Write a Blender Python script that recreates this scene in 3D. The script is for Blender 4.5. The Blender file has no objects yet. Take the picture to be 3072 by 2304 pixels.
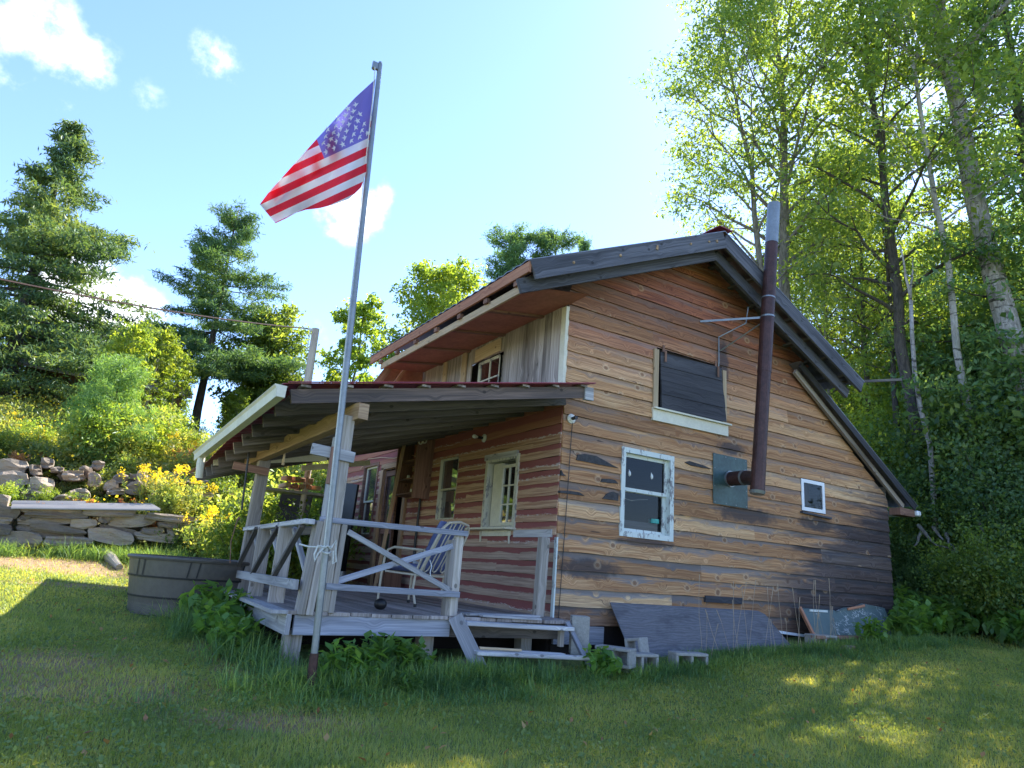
import bpy, bmesh, math, random
import numpy as np
from mathutils import Vector, Matrix
random.seed(7); rng = np.random.default_rng(7)
S = bpy.context.scene; C = S.collection; PI = math.pi; R = math.radians
# ------------------------------------------------ camera
# house frame: x along the gable wall, y along the porch wall (away), z=0 porch floor
EYE = np.array([-4.771, -6.792, 0.464])
FPX, PITCH, ROLL, YAW = 2087.06, R(15.012), R(4.3425), R(30.6125)
def _axes():
    fw = np.array([math.sin(YAW)*math.cos(PITCH), math.cos(YAW)*math.cos(PITCH), math.sin(PITCH)])
    r = np.array([math.cos(YAW), -math.sin(YAW), 0.0]); u = np.cross(r, fw)
    c, s = math.cos(ROLL), math.sin(ROLL)
    return c*r+s*u, -s*r+c*u, fw
CR, CU, CF = _axes()
cam = bpy.data.cameras.new('camera'); camo = bpy.data.objects.new('camera', cam); C.objects.link(camo)
cam.sensor_width = 36; cam.lens = 36*FPX/3072; cam.clip_start = .05; cam.clip_end = 2000
M = Matrix(((CR[0], CU[0], -CF[0], EYE[0]), (CR[1], CU[1], -CF[1], EYE[1]), (CR[2], CU[2], -CF[2], EYE[2]), (0, 0, 0, 1)))
camo.matrix_world = M; S.camera = camo
def rayd(px, py): return (px-1536)/FPX*CR-(py-1152)/FPX*CU+CF
def on(px, py, ax, val):                      # where the sight line of a photo point meets a real plane
    d = rayd(px, py); return EYE+(val-EYE[ax])/d[ax]*d
def far(px, dist, py=1400):                   # plan position at a horizontal distance in the direction of a photo column
    d = rayd(px, py); h = math.hypot(d[0], d[1]); return EYE+d/h*dist
# ------------------------------------------------ sky and sun
SUN_AZ, SUN_EL = R(66), R(45)
W = bpy.data.worlds.new('World'); S.world = W; W.use_nodes = True
nt = W.node_tree; bg = nt.nodes['Background']
sky = nt.nodes.new('ShaderNodeTexSky'); sky.sky_type = 'NISHITA'; sky.sun_disc = False
sky.sun_elevation = SUN_EL; sky.sun_rotation = SUN_AZ; sky.altitude = 300; sky.air_density = 1.0; sky.dust_density = .25; sky.ozone_density = 3.6
bg.inputs['Strength'].default_value = .12
# fair-weather clouds: soft noise-edged patches in fixed directions of the sky
def L(a, b): nt.links.new(a, b)
geo = nt.nodes.new('ShaderNodeTexCoord')
dv = geo.outputs['Generated']
nz = nt.nodes.new('ShaderNodeTexNoise'); nz.inputs['Scale'].default_value = 14; nz.inputs['Detail'].default_value = 9; nz.inputs['Roughness'].default_value = .62; L(dv, nz.inputs['Vector'])
nz.noise_dimensions = '3D'
acc = None
for px, py, rad, st in ((60, 50, 105, .95), (150, 110, 80, .9), (240, 190, 70, .95), (15, 235, 60, .8), (195, 300, 45, .75), (640, 180, 60, .85), (705, 220, 55, .7), (445, 300, 42, .6), (1060, 625, 85, 1.35), (1125, 590, 48, 1.0), (1000, 650, 60, 1.1), (230, 905, 120, 1.9), (330, 940, 110, 1.8), (180, 960, 90, 1.6), (930, 1040, 60, .7)):
    d = rayd(px, py); d = d/np.linalg.norm(d)
    dp = nt.nodes.new('ShaderNodeVectorMath'); dp.operation = 'DOT_PRODUCT'; L(dv, dp.inputs[0]); dp.inputs[1].default_value = tuple(d)
    ca = math.cos(rad/FPX)
    mr = nt.nodes.new('ShaderNodeMapRange'); mr.inputs['From Min'].default_value = math.cos(rad*1.55/FPX); mr.inputs['From Max'].default_value = 1-(1-ca)*.1
    mr.inputs['To Max'].default_value = st; L(dp.outputs['Value'], mr.inputs['Value'])
    if acc is None: acc = mr.outputs[0]
    else:
        mx = nt.nodes.new('ShaderNodeMath'); mx.operation = 'MAXIMUM'; L(acc, mx.inputs[0]); L(mr.outputs[0], mx.inputs[1]); acc = mx.outputs[0]
ad = nt.nodes.new('ShaderNodeMath'); ad.operation = 'MULTIPLY_ADD'; L(nz.outputs['Fac'], ad.inputs[0]); ad.inputs[1].default_value = 3.4; ad.inputs[2].default_value = -1.95
sm = nt.nodes.new('ShaderNodeMath'); sm.operation = 'ADD'; L(ad.outputs[0], sm.inputs[0]); L(acc, sm.inputs[1])
cm = nt.nodes.new('ShaderNodeMapRange'); cm.interpolation_type = 'SMOOTHSTEP'; cm.inputs['From Min'].default_value = .25; cm.inputs['From Max'].default_value = 1.35; L(sm.outputs[0], cm.inputs['Value'])
gt = nt.nodes.new('ShaderNodeMath'); gt.operation = 'GREATER_THAN'; gt.inputs[1].default_value = .01; L(acc, gt.inputs[0])
ml = nt.nodes.new('ShaderNodeMath'); ml.operation = 'MULTIPLY'; L(cm.outputs[0], ml.inputs[0]); L(acc, ml.inputs[1]); ml.use_clamp = True
mixc = nt.nodes.new('ShaderNodeMixRGB'); L(ml.outputs[0], mixc.inputs[0]); hm = nt.nodes.new('ShaderNodeMixRGB'); hm.blend_type = 'MULTIPLY'; hm.inputs[0].default_value = 1; hm.inputs[2].default_value = (.86, .875, 1., 1); L(sky.outputs[0], hm.inputs[1]); L(hm.outputs[0], mixc.inputs[1]); mixc.inputs[2].default_value = (5.6, 5.8, 6.2, 1)
L(mixc.outputs[0], bg.inputs['Color'])
sun = bpy.data.lights.new('sun', 'SUN'); sun.energy = 5.0; sun.angle = R(.55); sun.color = (1, .94, .84)
so = bpy.data.objects.new('sun', sun); C.objects.link(so)
sv = Vector((math.sin(SUN_AZ)*math.cos(SUN_EL), math.cos(SUN_AZ)*math.cos(SUN_EL), math.sin(SUN_EL)))
so.rotation_euler = sv.to_track_quat('Z', 'Y').to_euler(); so.location = (20, 10, 30)
S.view_settings.view_transform = 'Standard'; S.view_settings.look = 'None'; S.view_settings.exposure = 1.92; S.view_settings.gamma = 1
S.cycles.max_bounces = 6; S.cycles.transparent_max_bounces = 6; S.cycles.diffuse_bounces = 5; S.cycles.transmission_bounces = 4
# ------------------------------------------------ helpers
def tag(o, label=None, cat=None, group=None, kind=None):
    if label: o['label'] = label
    if cat: o['category'] = cat
    if group: o['group'] = group
    if kind: o['kind'] = kind
    return o
def thing(name, label, cat, loc=(0, 0, 0), group=None, rz=0):
    o = bpy.data.objects.new(name, None); o.empty_display_size = .2; C.objects.link(o)
    o.location = loc; o.rotation_euler = (0, 0, rz); o['_l'] = 0; del o['_l']
    return tag(o, label, cat, group)
def link(o, parent, keep=True):
    C.objects.link(o)
    if parent is not None:
        o.parent = parent
        if keep and parent.type == 'EMPTY':
            o.matrix_parent_inverse = (Matrix.Translation(parent.location) @ parent.rotation_euler.to_matrix().to_4x4()).inverted()
    return o
class MB:
    def __init__(s): s.v = []; s.f = []; s.uv = []; s.r = []; s.k = []
    def poly(s, pts, uvs=None, r=None):
        i = len(s.v); s.v += [tuple(p) for p in pts]; s.f.append(tuple(range(i, i+len(pts))))
        s.uv += list(uvs) if uvs else [(p[0]+p[1]*.7, p[2]) for p in pts]; s.r.append(random.random() if r is None else r)
    def beam(s, p0, p1, w, h, up=(0, 0, 1), r=None, taper=1, shape=None):
        s.k.append(len(s.f)); p0 = Vector(p0); p1 = Vector(p1); a = p1-p0; ln = a.length; a.normalize(); sd = a.cross(Vector(up)); sd.normalize(); t = sd.cross(a)
        r = random.random() if r is None else r; uo = random.random()*40; vo = random.random()*9
        k = [(-1, -1), (1, -1), (1, 1), (-1, 1)]
        A = [p0+sd*w/2*i+t*h/2*j for i, j in k]; B = [p1+sd*w/2*i*taper+t*h/2*j*taper for i, j in k]
        dims = [w, h, w, h]; acc = vo
        for i in range(4):
            j = (i+1) % 4; s.poly([A[i], A[j], B[j], B[i]], [(uo, acc), (uo, acc+dims[i]), (uo+ln, acc+dims[i]), (uo+ln, acc)], r); acc += dims[i]
        s.poly([A[3], A[2], A[1], A[0]], [(uo+x*.15, vo+y) for x, y in ((0, 0), (0, w), (h, w), (h, 0))], r)
        s.poly(B, [(uo+x*.15, vo+y) for x, y in ((0, 0), (0, w), (h, w), (h, 0))], r)
        return s
    def box(s, c, sz, r=None, rz=0):
        c = Vector(c); x, y, z = sz; m = Matrix.Rotation(rz, 3, 'Z')
        L_ = max(sz); 
        if L_ == x: d = m @ Vector((x/2, 0, 0)); s.beam(c-d, c+d, y, z, (0, 0, 1), r)
        elif L_ == y: d = m @ Vector((0, y/2, 0)); s.beam(c-d, c+d, x, z, (0, 0, 1), r)
        else: d = Vector((0, 0, z/2)); s.beam(c-d, c+d, x, y, m @ Vector((0, 1, 0)), r)
        return s
    def tube(s, path, rad, n=8, cap=True, r=None, vs=1.0):
        s.k.append(len(s.f)); P = [Vector(p) for p in path]; rr = rad if hasattr(rad, '__len__') else [rad]*len(P)
        r = random.random() if r is None else r
        i0 = len(s.v); last = None; ln = 0
        ref = Vector((0, 0, 1)); 
        rings = []
        for i, p in enumerate(P):
            a = (P[min(i+1, len(P)-1)]-P[max(i-1, 0)]).normalized()
            if last is None:
                sd = a.cross(ref if abs(a.dot(ref)) < .95 else Vector((1, 0, 0))).normalized()
            else:
                sd = (last-a*last.dot(a)).normalized(); ln += (p-P[i-1]).length
            last = sd; t = a.cross(sd)
            rings.append(([p+(sd*math.cos(q)+t*math.sin(q))*rr[i] for q in [2*PI*k/n for k in range(n)]], ln))
        for i in range(len(P)-1):
            A, la = rings[i]; B, lb = rings[i+1]
            for k in range(n):
                j = (k+1) % n; s.poly([A[k], A[j], B[j], B[k]], [(la*vs, k*.5/n), (la*vs, (k+1)*.5/n), (lb*vs, (k+1)*.5/n), (lb*vs, k*.5/n)], r)
        if cap:
            s.poly(rings[0][0][::-1], None, r); s.poly(rings[-1][0], None, r)
        return s
    def each(s, name, mat, parent=None, bevel=0, label=None):
        out = []; ks = s.k+[len(s.f)]; lens = [len(f) for f in s.f]
        for a, b in zip(ks[:-1], ks[1:]):
            m = MB(); lo = s.f[a][0]
            u0 = sum(lens[:a])
            m.f = [tuple(i-lo for i in f) for f in s.f[a:b]]; m.v = s.v[lo:s.f[b-1][-1]+1]; m.uv = s.uv[u0:u0+sum(lens[a:b])]; m.r = s.r[a:b]
            out.append(m.build(name, mat, parent, bevel, label=label))
        return out
    def build(s, name, mat, parent=None, bevel=0, smooth=False, label=None, weld=False):
        me = bpy.data.meshes.new(name); me.from_pydata(s.v, [], s.f)
        uv = me.uv_layers.new(name='UVMap'); uv.data.foreach_set('uv', np.array(s.uv, 'f').ravel())
        at = me.attributes.new('rnd', 'FLOAT', 'FACE'); at.data.foreach_set('value', np.array(s.r, 'f'))
        me.materials.append(mat)
        o = bpy.data.objects.new(name, me); link(o, parent)
        if bevel or weld or smooth:
            b = bmesh.new(); b.from_mesh(me); bmesh.ops.remove_doubles(b, verts=b.verts, dist=1e-5); b.to_mesh(me); b.free()
        if bevel:
            m = o.modifiers.new('bevel', 'BEVEL'); m.width = bevel; m.segments = 1; m.limit_method = 'ANGLE'; m.angle_limit = R(40)
        if smooth:
            me.polygons.foreach_set('use_smooth', [True]*len(me.polygons))
        if label: o['label'] = label
        return o
def nmesh(name, V, F, mat, parent=None, rnd=None, uv=None, keep=True):
    V = np.asarray(V, 'f'); F = np.asarray(F, 'i'); k = F.shape[1]
    me = bpy.data.meshes.new(name); me.vertices.add(len(V)); me.vertices.foreach_set('co', V.ravel())
    me.loops.add(F.size); me.loops.foreach_set('vertex_index', F.ravel())
    me.polygons.add(len(F)); me.polygons.foreach_set('loop_start', np.arange(len(F), dtype='i')*k)
    me.update(calc_edges=True)
    if rnd is not None:
        at = me.attributes.new('rnd', 'FLOAT', 'FACE'); at.data.foreach_set('value', np.asarray(rnd, 'f'))
    if uv is not None:
        u = me.uv_layers.new(name='UVMap'); u.data.foreach_set('uv', np.asarray(uv, 'f').ravel())
    me.materials.append(mat)
    o = bpy.data.objects.new(name, me); return link(o, parent, keep)
def copy_tree(o, loc=None, rz=None, sc=None, parent=None):
    c = o.copy(); C.objects.link(c); c.parent = parent
    for ch in o.children: copy_tree(ch, parent=c)
    if loc is not None: c.location = loc
    if rz is not None: c.rotation_euler = (0, 0, rz)
    if sc is not None: c.scale = (sc, sc, sc) if not hasattr(sc, '__len__') else sc
    return c
# ------------------------------------------------ material helpers
class NT:
    def __init__(s, name, rough=.8):
        s.m = bpy.data.materials.new(name); s.m.use_nodes = True; s.t = s.m.node_tree; s.b = s.t.nodes['Principled BSDF']
        s.b.inputs['Roughness'].default_value = rough; s.out = s.t.nodes['Material Output']
    def n(s, ty, ins=None, **pr):
        nd = s.t.nodes.new('ShaderNode'+ty)
        for k, v in pr.items(): setattr(nd, k, v)
        for k, v in (ins or {}).items(): s.set(nd.inputs[k], v)
        return nd
    def set(s, sock, v):
        if isinstance(v, bpy.types.NodeSocket): s.t.links.new(v, sock)
        elif isinstance(v, tuple) and len(v) == 3 and sock.type == 'RGBA': sock.default_value = (*v, 1)
        else: sock.default_value = v
    def math(s, op, a, b=0.0, c=None, clamp=False):
        nd = s.n('Math', operation=op, use_clamp=clamp); s.set(nd.inputs[0], a); s.set(nd.inputs[1], b)
        if c is not None: s.set(nd.inputs[2], c)
        return nd.outputs[0]
    def mapr(s, v, a, b, c=0., d=1., smooth=True):
        nd = s.n('MapRange', interpolation_type='SMOOTHSTEP' if smooth else 'LINEAR')
        for k, x in zip(('Value', 'From Min', 'From Max', 'To Min', 'To Max'), (v, a, b, c, d)): s.set(nd.inputs[k], x)
        return nd.outputs[0]
    def mix(s, f, a, b, mode='MIX'):
        nd = s.n('MixRGB', blend_type=mode); s.set(nd.inputs[0], f); s.set(nd.inputs[1], a); s.set(nd.inputs[2], b); return nd.outputs[0]
    def noise(s, vec, scale=5., det=4., rough=.55, dist=0., col=False):
        nd = s.n('TexNoise', {'Scale': scale, 'Detail': det, 'Roughness': rough, 'Distortion': dist}); 
        if vec is not None: s.set(nd.inputs['Vector'], vec)
        return nd.outputs['Color' if col else 'Fac']
    def uv(s): return s.n('UVMap').outputs[0]
    def obj(s): return s.n('TexCoord').outputs['Object']
    def pos(s): return s.n('NewGeometry').outputs['Position']
    def rnd(s): return s.n('Attribute', attribute_name='rnd').outputs['Fac']
    def xyz(s, v): return s.n('SeparateXYZ', {0: v}).outputs
    def comb(s, x, y, z=0.): return s.n('CombineXYZ', {0: x, 1: y, 2: z}).outputs[0]
    def ramp(s, f, stops):
        nd = s.n('ValToRGB'); s.set(nd.inputs[0], f); e = nd.color_ramp.elements
        while len(e) < len(stops): e.new(.5)
        for i, (p, c) in enumerate(stops): e[i].position = p; e[i].color = (*c, 1)
        return nd.outputs[0]
    def bump(s, h, st=.3, dist=.01):
        nd = s.n('Bump', {'Strength': st, 'Distance': dist, 'Height': h}); s.t.links.new(nd.outputs[0], s.b.inputs['Normal']); return nd
    def col(s, c): s.set(s.b.inputs['Base Color'], c)
def wood(name, c1, c2, dark, grey=.5, rough=.85, knots=True, bump=.35, seam=None):
    t = NT(name, rough); u = t.xyz(t.uv()); ro = t.math('MULTIPLY', t.rnd(), 37.)
    uu = t.math('ADD', u[0], ro); vv = u[1]
    # knots push the grain aside
    kv = t.n('TexVoronoi', {'Vector': t.comb(t.math('MULTIPLY', uu, 3.), t.math('MULTIPLY', t.math('ADD', vv, ro), 4.)), 'Scale': 1.0, 'Randomness': 1.0}, voronoi_dimensions='2D')
    kd = kv.outputs['Distance']; push = t.mapr(kd, .0, .35, 1., 0.)
    vg = t.math('ADD', vv, t.math('MULTIPLY', push, .035))
    g1 = t.noise(t.comb(t.math('MULTIPLY', uu, 1.1), t.math('MULTIPLY', vg, 55.), ro), 1., 5., .6, .6)
    g2 = t.noise(t.comb(t.math('MULTIPLY', uu, 2.5), t.math('MULTIPLY', vg, 220.), ro), 1., 3., .6)
    big = t.noise(t.comb(t.math('MULTIPLY', uu, .7), t.math('MULTIPLY', vg, 7.), ro), 1., 4., .5)
    c = t.mix(t.mapr(g1, .3, .7), c1, c2)
    c = t.mix(t.math('MULTIPLY', t.mapr(big, .42, .68), grey), c, dark)
    c = t.mix(t.math('MULTIPLY', t.mapr(g2, .5, .75), .35), c, dark)
    br = t.math('MULTIPLY_ADD', t.rnd(), .5, .75)
    c = t.mix(1., c, t.comb(br, br, br), 'MULTIPLY')
    if knots:
        kc = t.math('GREATER_THAN', t.xyz(kv.outputs['Color'])[0], .45)
        kk = t.math('MULTIPLY', t.mapr(kd, .05, .085, 1., 0.), kc)
        c = t.mix(t.math('MULTIPLY', kk, .75), c, tuple(x*.35 for x in c1))
    t.col(c); t.bump(t.math('ADD', g1, t.math('MULTIPLY', g2, .5)), bump, .006)
    return t.m
def plain(name, c, rough=.6, metal=0., nscale=8., var=.25, bump=.1, spec=None):
    t = NT(name, rough); t.b.inputs['Metallic'].default_value = metal
    n = t.noise(t.obj(), nscale, 6., .65); n2 = t.noise(t.obj(), nscale*6, 3., .6)
    f = t.mapr(t.math('MULTIPLY_ADD', n2, .4, t.math('MULTIPLY', n, .6)), .3, .7)
    t.col(t.mix(f, tuple(x*(1-var) for x in c), tuple(min(1, x*(1+var)) for x in c))); t.bump(n, bump, .01)
    return t.m
def leafmat(name, ca, cb, cc, trans=.5, nscale=.8, tboost=1.5):
    """leaf: three tones by clump noise and by leaf; light passes through"""
    t = NT(name); t.t.nodes.remove(t.b)
    oi = t.n('ObjectInfo').outputs['Random']
    n = t.noise(t.n('VectorMath', {0: t.obj(), 1: t.comb(t.math('MULTIPLY', oi, 30.), 0., 0.)}, operation='ADD').outputs[0], nscale, 2., .5)
    f = t.math('ADD', t.math('MULTIPLY', n, .7), t.math('MULTIPLY', t.rnd(), .3))
    ca, cb, cc = [tuple(min(.9, v*1.5) for v in q) for q in (ca, cb, cc)]; c = t.ramp(f, [(.3, ca), (.5, cb), (.72, cc)]); ob = t.math('MULTIPLY_ADD', oi, .5, .78); c = t.mix(1., c, t.comb(ob, ob, ob), 'MULTIPLY')
    d = t.n('BsdfDiffuse', {'Color': c}); 
    tc = t.mix(1., c, (tboost*1.45, tboost*1.2, tboost*.5), 'MULTIPLY')
    tr = t.n('BsdfTranslucent', {'Color': tc}); gl = t.n('BsdfGlossy', {'Color': (.9, .95, 1.), 'Roughness': .5})
    m1 = t.n('MixShader', {0: trans, 1: d.outputs[0], 2: tr.outputs[0]}); m2 = t.n('MixShader', {0: .025, 1: m1.outputs[0], 2: gl.outputs[0]})
    t.t.links.new(m2.outputs[0], t.out.inputs[0]); return t.m
# ------------------------------------------------ terrain
def sst(a, b, x): q = np.clip((x-a)/(b-a), 0, 1); return q*q*(3-2*q)
def gz(x, y):
    x = np.asarray(x, float); y = np.asarray(y, float)
    w = sst(-3.2, -1.2, x); yy = y-2.2*w
    z = -.45+.05*np.minimum(y, 2.4)+.122*np.clip(yy-2.4, 0, 4.6)
    z = z+.07*np.clip(x, 0, 7.4)
    z = z+.62*sst(7.05, 7.35, yy)+.8*sst(8.7, 9.6, yy)+.26*np.clip(yy-9.6, 0, 10)+.07*np.clip(yy-19.6, 0, 60)
    rb = np.maximum(x-7.5+.15*np.sin(y*1.3), 0)
    z = z+np.where(rb < 4.5, .62*rb, .62*4.5+.22*(rb-4.5))*sst(-9, -4, y)
    z = z+.015*np.sin(x*2.1+1)*np.sin(y*1.7)+.02*np.sin(x*.7)*np.cos(y*.9+2)
    return z
def gzf(x, y): return float(gz(x, y))
def warp(a, b, n, c, k=2.2):
    t = np.linspace(-1, 1, n); u = np.sign(t)*np.abs(t)**k; return c+np.where(u < 0, (c-a)*u, (b-c)*u)
gx = warp(-300, 300, 260, 0, 2.8); gy = warp(-60, 420, 260, 2, 2.8)
GX, GY = np.meshgrid(gx, gy); GZ = gz(GX, GY)
V = np.stack([GX, GY, GZ], -1).reshape(-1, 3); n = len(gx)
idx = np.arange(n*len(gy)).reshape(len(gy), n)
F = np.stack([idx[:-1, :-1], idx[:-1, 1:], idx[1:, 1:], idx[1:, :-1]], -1).reshape(-1, 4)
t = NT('ground_soil_and_turf', .95); p = t.xyz(t.pos()); P = t.pos()
n1 = t.noise(P, .9, 5., .6); n2 = t.noise(P, 9., 5., .65); n3 = t.noise(P, 60., 3., .6)
turf = t.mix(t.mapr(n2, .3, .7), (.09, .14, .03), (.20, .22, .05))
dry = t.mix(t.mapr(n3, .3, .7), (.22, .14, .075), (.36, .25, .13))
# worn brown strips and patches: in front of the stone wall, by the pole, left lawn
def spot(cx, cy, rx, ry, a=0.):
    dx = t.math('SUBTRACT', p[0], cx); dy = t.math('SUBTRACT', p[1], cy); ca, sa = math.cos(a), math.sin(a)
    X = t.math('ADD', t.math('MULTIPLY', dx, ca), t.math('MULTIPLY', dy, sa)); Y = t.math('SUBTRACT', t.math('MULTIPLY', dy, ca), t.math('MULTIPLY', dx, sa))
    q = t.math('ADD', t.math('POWER', t.math('ABSOLUTE', t.math('DIVIDE', X, rx)), 2.), t.math('POWER', t.math('ABSOLUTE', t.math('DIVIDE', Y, ry)), 2.))
    q = t.math('ADD', q, t.math('MULTIPLY', t.math('SUBTRACT', n2, .5), 1.8))
    return t.mapr(q, .6, 1.3, 1., 0.)
msk = spot(-6.0, 5.6, 5.5, .75)
for a in ((-4.75, -.25, .6, .75), (-3.45, -2.0, .8, .22, -.5), (-3.5, .1, .22, .9), (-4.4, 4.05, 1.0, .22)):
    msk = t.math('MAXIMUM', msk, t.math('MULTIPLY', spot(*a), .75))
lit = t.mix(t.mapr(n1, .35, .65), (.06, .04, .025), (.10, .07, .04))
msk = t.math('MAXIMUM', msk, t.math('MULTIPLY', spot(-4.6, -1.2, 1.2, .5, .3), .6)); woods = t.math('MAXIMUM', t.mapr(p[0], 7.2, 8.), t.mapr(t.math('ADD', p[1], t.math('MULTIPLY', p[0], .02)), 6.9, 7.4))
c = t.mix(msk, turf, dry); c = t.mix(woods, c, t.mix(t.mapr(n2, .4, .7), lit, (.06, .085, .02)))
field = t.math('MULTIPLY', t.mapr(p[1], 18., 20.), t.mapr(p[0], -4., -2., 1., 0.))
c = t.mix(field, c, t.mix(t.mapr(n2, .3, .7), (.22, .24, .05), (.34, .30, .07)))
t.col(c); t.bump(t.math('ADD', n2, t.math('MULTIPLY', n3, .6)), .8, .05)
ground = nmesh('ground', V, F, t.m); ground['kind'] = 'structure'
ground.data.polygons.foreach_set('use_smooth', [True]*len(F))
# ================================================ MATERIALS
def gable_mat():
    t = NT('weathered_pine_siding', .8); u = t.xyz(t.uv()); rn = t.rnd(); ro = t.math('MULTIPLY', rn, 61.); q_v = t.pos(); q = t.xyz(q_v)
    uu = t.math('ADD', u[0], ro); vv = u[1]
    kv = t.n('TexVoronoi', {'Vector': t.comb(t.math('MULTIPLY', uu, 3.4), t.math('MULTIPLY', t.math('ADD', vv, ro), 4.2)), 'Scale': 1., 'Randomness': 1.}, voronoi_dimensions='2D')
    kd = kv.outputs['Distance']; push = t.mapr(kd, 0., .32, 1., 0.)
    big = t.noise(t.comb(t.math('MULTIPLY', uu, .8), t.math('MULTIPLY', vv, 6.), ro), 1., 5., .55, .8)
    vg = t.math('ADD', vv, t.math('ADD', t.math('MULTIPLY', push, .055), t.math('MULTIPLY', big, .10)))
    g1 = t.noise(t.comb(t.math('MULTIPLY', uu, .9), t.math('MULTIPLY', vg, 42.), ro), 1., 6., .62, .5)
    g2 = t.noise(t.comb(t.math('MULTIPLY', uu, 3.), t.math('MULTIPLY', vg, 170.), ro), 1., 3., .6)
    rings = t.n('TexWave', {'Vector': t.comb(t.math('MULTIPLY', uu, .15), vg, ro), 'Scale': 16., 'Distortion': 2.5, 'Detail': 3., 'Detail Scale': .6}, bands_direction='Y').outputs['Fac']
    tan = t.mix(t.mapr(g1, .3, .7), (.31, .135, .05), (.66, .36, .165))
    pale = t.mix(t.mapr(g1, .3, .7), (.50, .30, .14), (.80, .56, .31))
    c = t.mix(t.mapr(t.math('ADD', t.math('MULTIPLY', rn, .6), t.math('MULTIPLY', big, .5)), .4, .75), tan, pale)
    c = t.mix(t.math('MULTIPLY', t.mapr(rings, .45, .95), .30), c, (.19, .085, .035))
    # red-brown old stain that survives under the eaves of the gable
    redz = t.mapr(t.math('ADD', q[2], t.math('MULTIPLY', t.math('SUBTRACT', rn, .5), 1.1)), 2.7, 4.1)
    c = t.mix(t.math('MULTIPLY', redz, .95), c, t.mix(t.mapr(g1, .3, .7), (.13, .035, .024), (.38, .13, .065)))
    # grey weathering streaks along the upper edge of each board, ragged
    vf = t.math('DIVIDE', vv, .2035)
    gs = t.math('ADD', t.math('MULTIPLY', vf, .55), t.math('MULTIPLY', t.noise(t.comb(t.math('MULTIPLY', uu, 1.3), t.math('MULTIPLY', vg, 12.), ro), 1., 5., .65, .4), 1.1))
    low = t.mapr(q[2], 3.4, 0.2)
    c = t.mix(t.math('MULTIPLY', t.mapr(gs, .84, 1.05), t.math('MULTIPLY_ADD', low, .5, .38)), c, t.mix(g2, (.09, .09, .105), (.30, .29, .285)))
    # old water stain growing to the lower right corner of the wall, and the lowest boards at the left
    st = t.math('ADD', t.math('ADD', t.math('MULTIPLY', t.math('SUBTRACT', q[0], 4.8), .42), t.math('MULTIPLY', t.math('SUBTRACT', 1.15, q[2]), .75)), t.math('MULTIPLY', t.math('SUBTRACT', big, .5), 2.0))
    st = t.math('MULTIPLY', t.mapr(st, -.3, .25), t.mapr(q[0], 2.2, 4.8))
    s2 = t.math('MULTIPLY', t.mapr(t.math('ADD', q[2], t.math('MULTIPLY', t.math('SUBTRACT', big, .5), .9)), .45, -.15), t.mapr(q[0], 2.6, .2))
    c = t.mix(t.math('MULTIPLY', t.math('MAXIMUM', st, t.math('MULTIPLY', s2, .8)), .88), c, t.mix(t.mapr(g1, .35, .7), (.020, .019, .026), (.075, .070, .082)))
    # soot and water marks: under the flue plate, under the small window, by the strap
    so_n = t.math('MULTIPLY', t.math('SUBTRACT', t.noise(q_v, 7., 5., .7), .5), 2.2)
    for cx, cz_, rx, rz_ in ((3.25, 1.47, .65, .13), (4.8, 1.50, .42, .12), (2.78, 3.62, .13, .42), (2.95, 2.38, .30, .10), (1.38, .93, .5, .06), (.5, .55, .5, .12)):
        dd_ = t.math('ADD', t.math('POWER', t.math('ABSOLUTE', t.math('DIVIDE', t.math('SUBTRACT', q[0], cx), rx)), 2.), t.math('POWER', t.math('ABSOLUTE', t.math('DIVIDE', t.math('SUBTRACT', q[2], cz_), rz_)), 2.))
        c = t.mix(t.math('MULTIPLY', t.mapr(t.math('ADD', dd_, so_n), .3, 1.3, 1., 0.), .8), c, (.055, .05, .055))
    # knots
    kc = t.math('GREATER_THAN', t.math('ADD', t.xyz(kv.outputs['Color'])[0], t.math('MULTIPLY', t.noise(t.comb(uu, ro), .8, 1.), .5)), 1.08)
    halo = t.math('MULTIPLY', t.mapr(kd, .12, .26, 1., 0.), kc); kk = t.math('MULTIPLY', t.mapr(kd, .075, .105, 1., 0.), kc)
    ring = t.math('MULTIPLY', t.mapr(t.math('ABSOLUTE', t.math('SUBTRACT', kd, .10)), .0, .022, 1., 0.), kc)
    c = t.mix(t.math('MULTIPLY', halo, .5), c, (.58, .41, .25)); c = t.mix(t.math('MULTIPLY', ring, .8), c, (.13, .06, .03)); c = t.mix(t.math('MULTIPLY', kk, .8), c, t.mix(t.mapr(kd, .0, .06), (.07, .03, .018), (.24, .11, .05)))
    c = t.mix(t.math('MULTIPLY', t.mapr(g2, .52, .72), .35), c, (.10, .06, .04))
    # dark checks and nail-side cracks
    ck = t.noise(t.comb(t.math('MULTIPLY', uu, 3.5), t.math('MULTIPLY', vg, 60.), ro), 1., 2., .4)
    c = t.mix(t.math('MULTIPLY', t.mapr(ck, .70, .76), .8), c, (.03, .02, .018))
    br = t.math('MULTIPLY_ADD', rn, .7, .66); c = t.mix(1., c, t.comb(br, br, br), 'MULTIPLY')
    t.col(c); t.bump(t.math('ADD', g1, t.math('MULTIPLY', g2, .5)), .4, .008); return t.m
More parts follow.
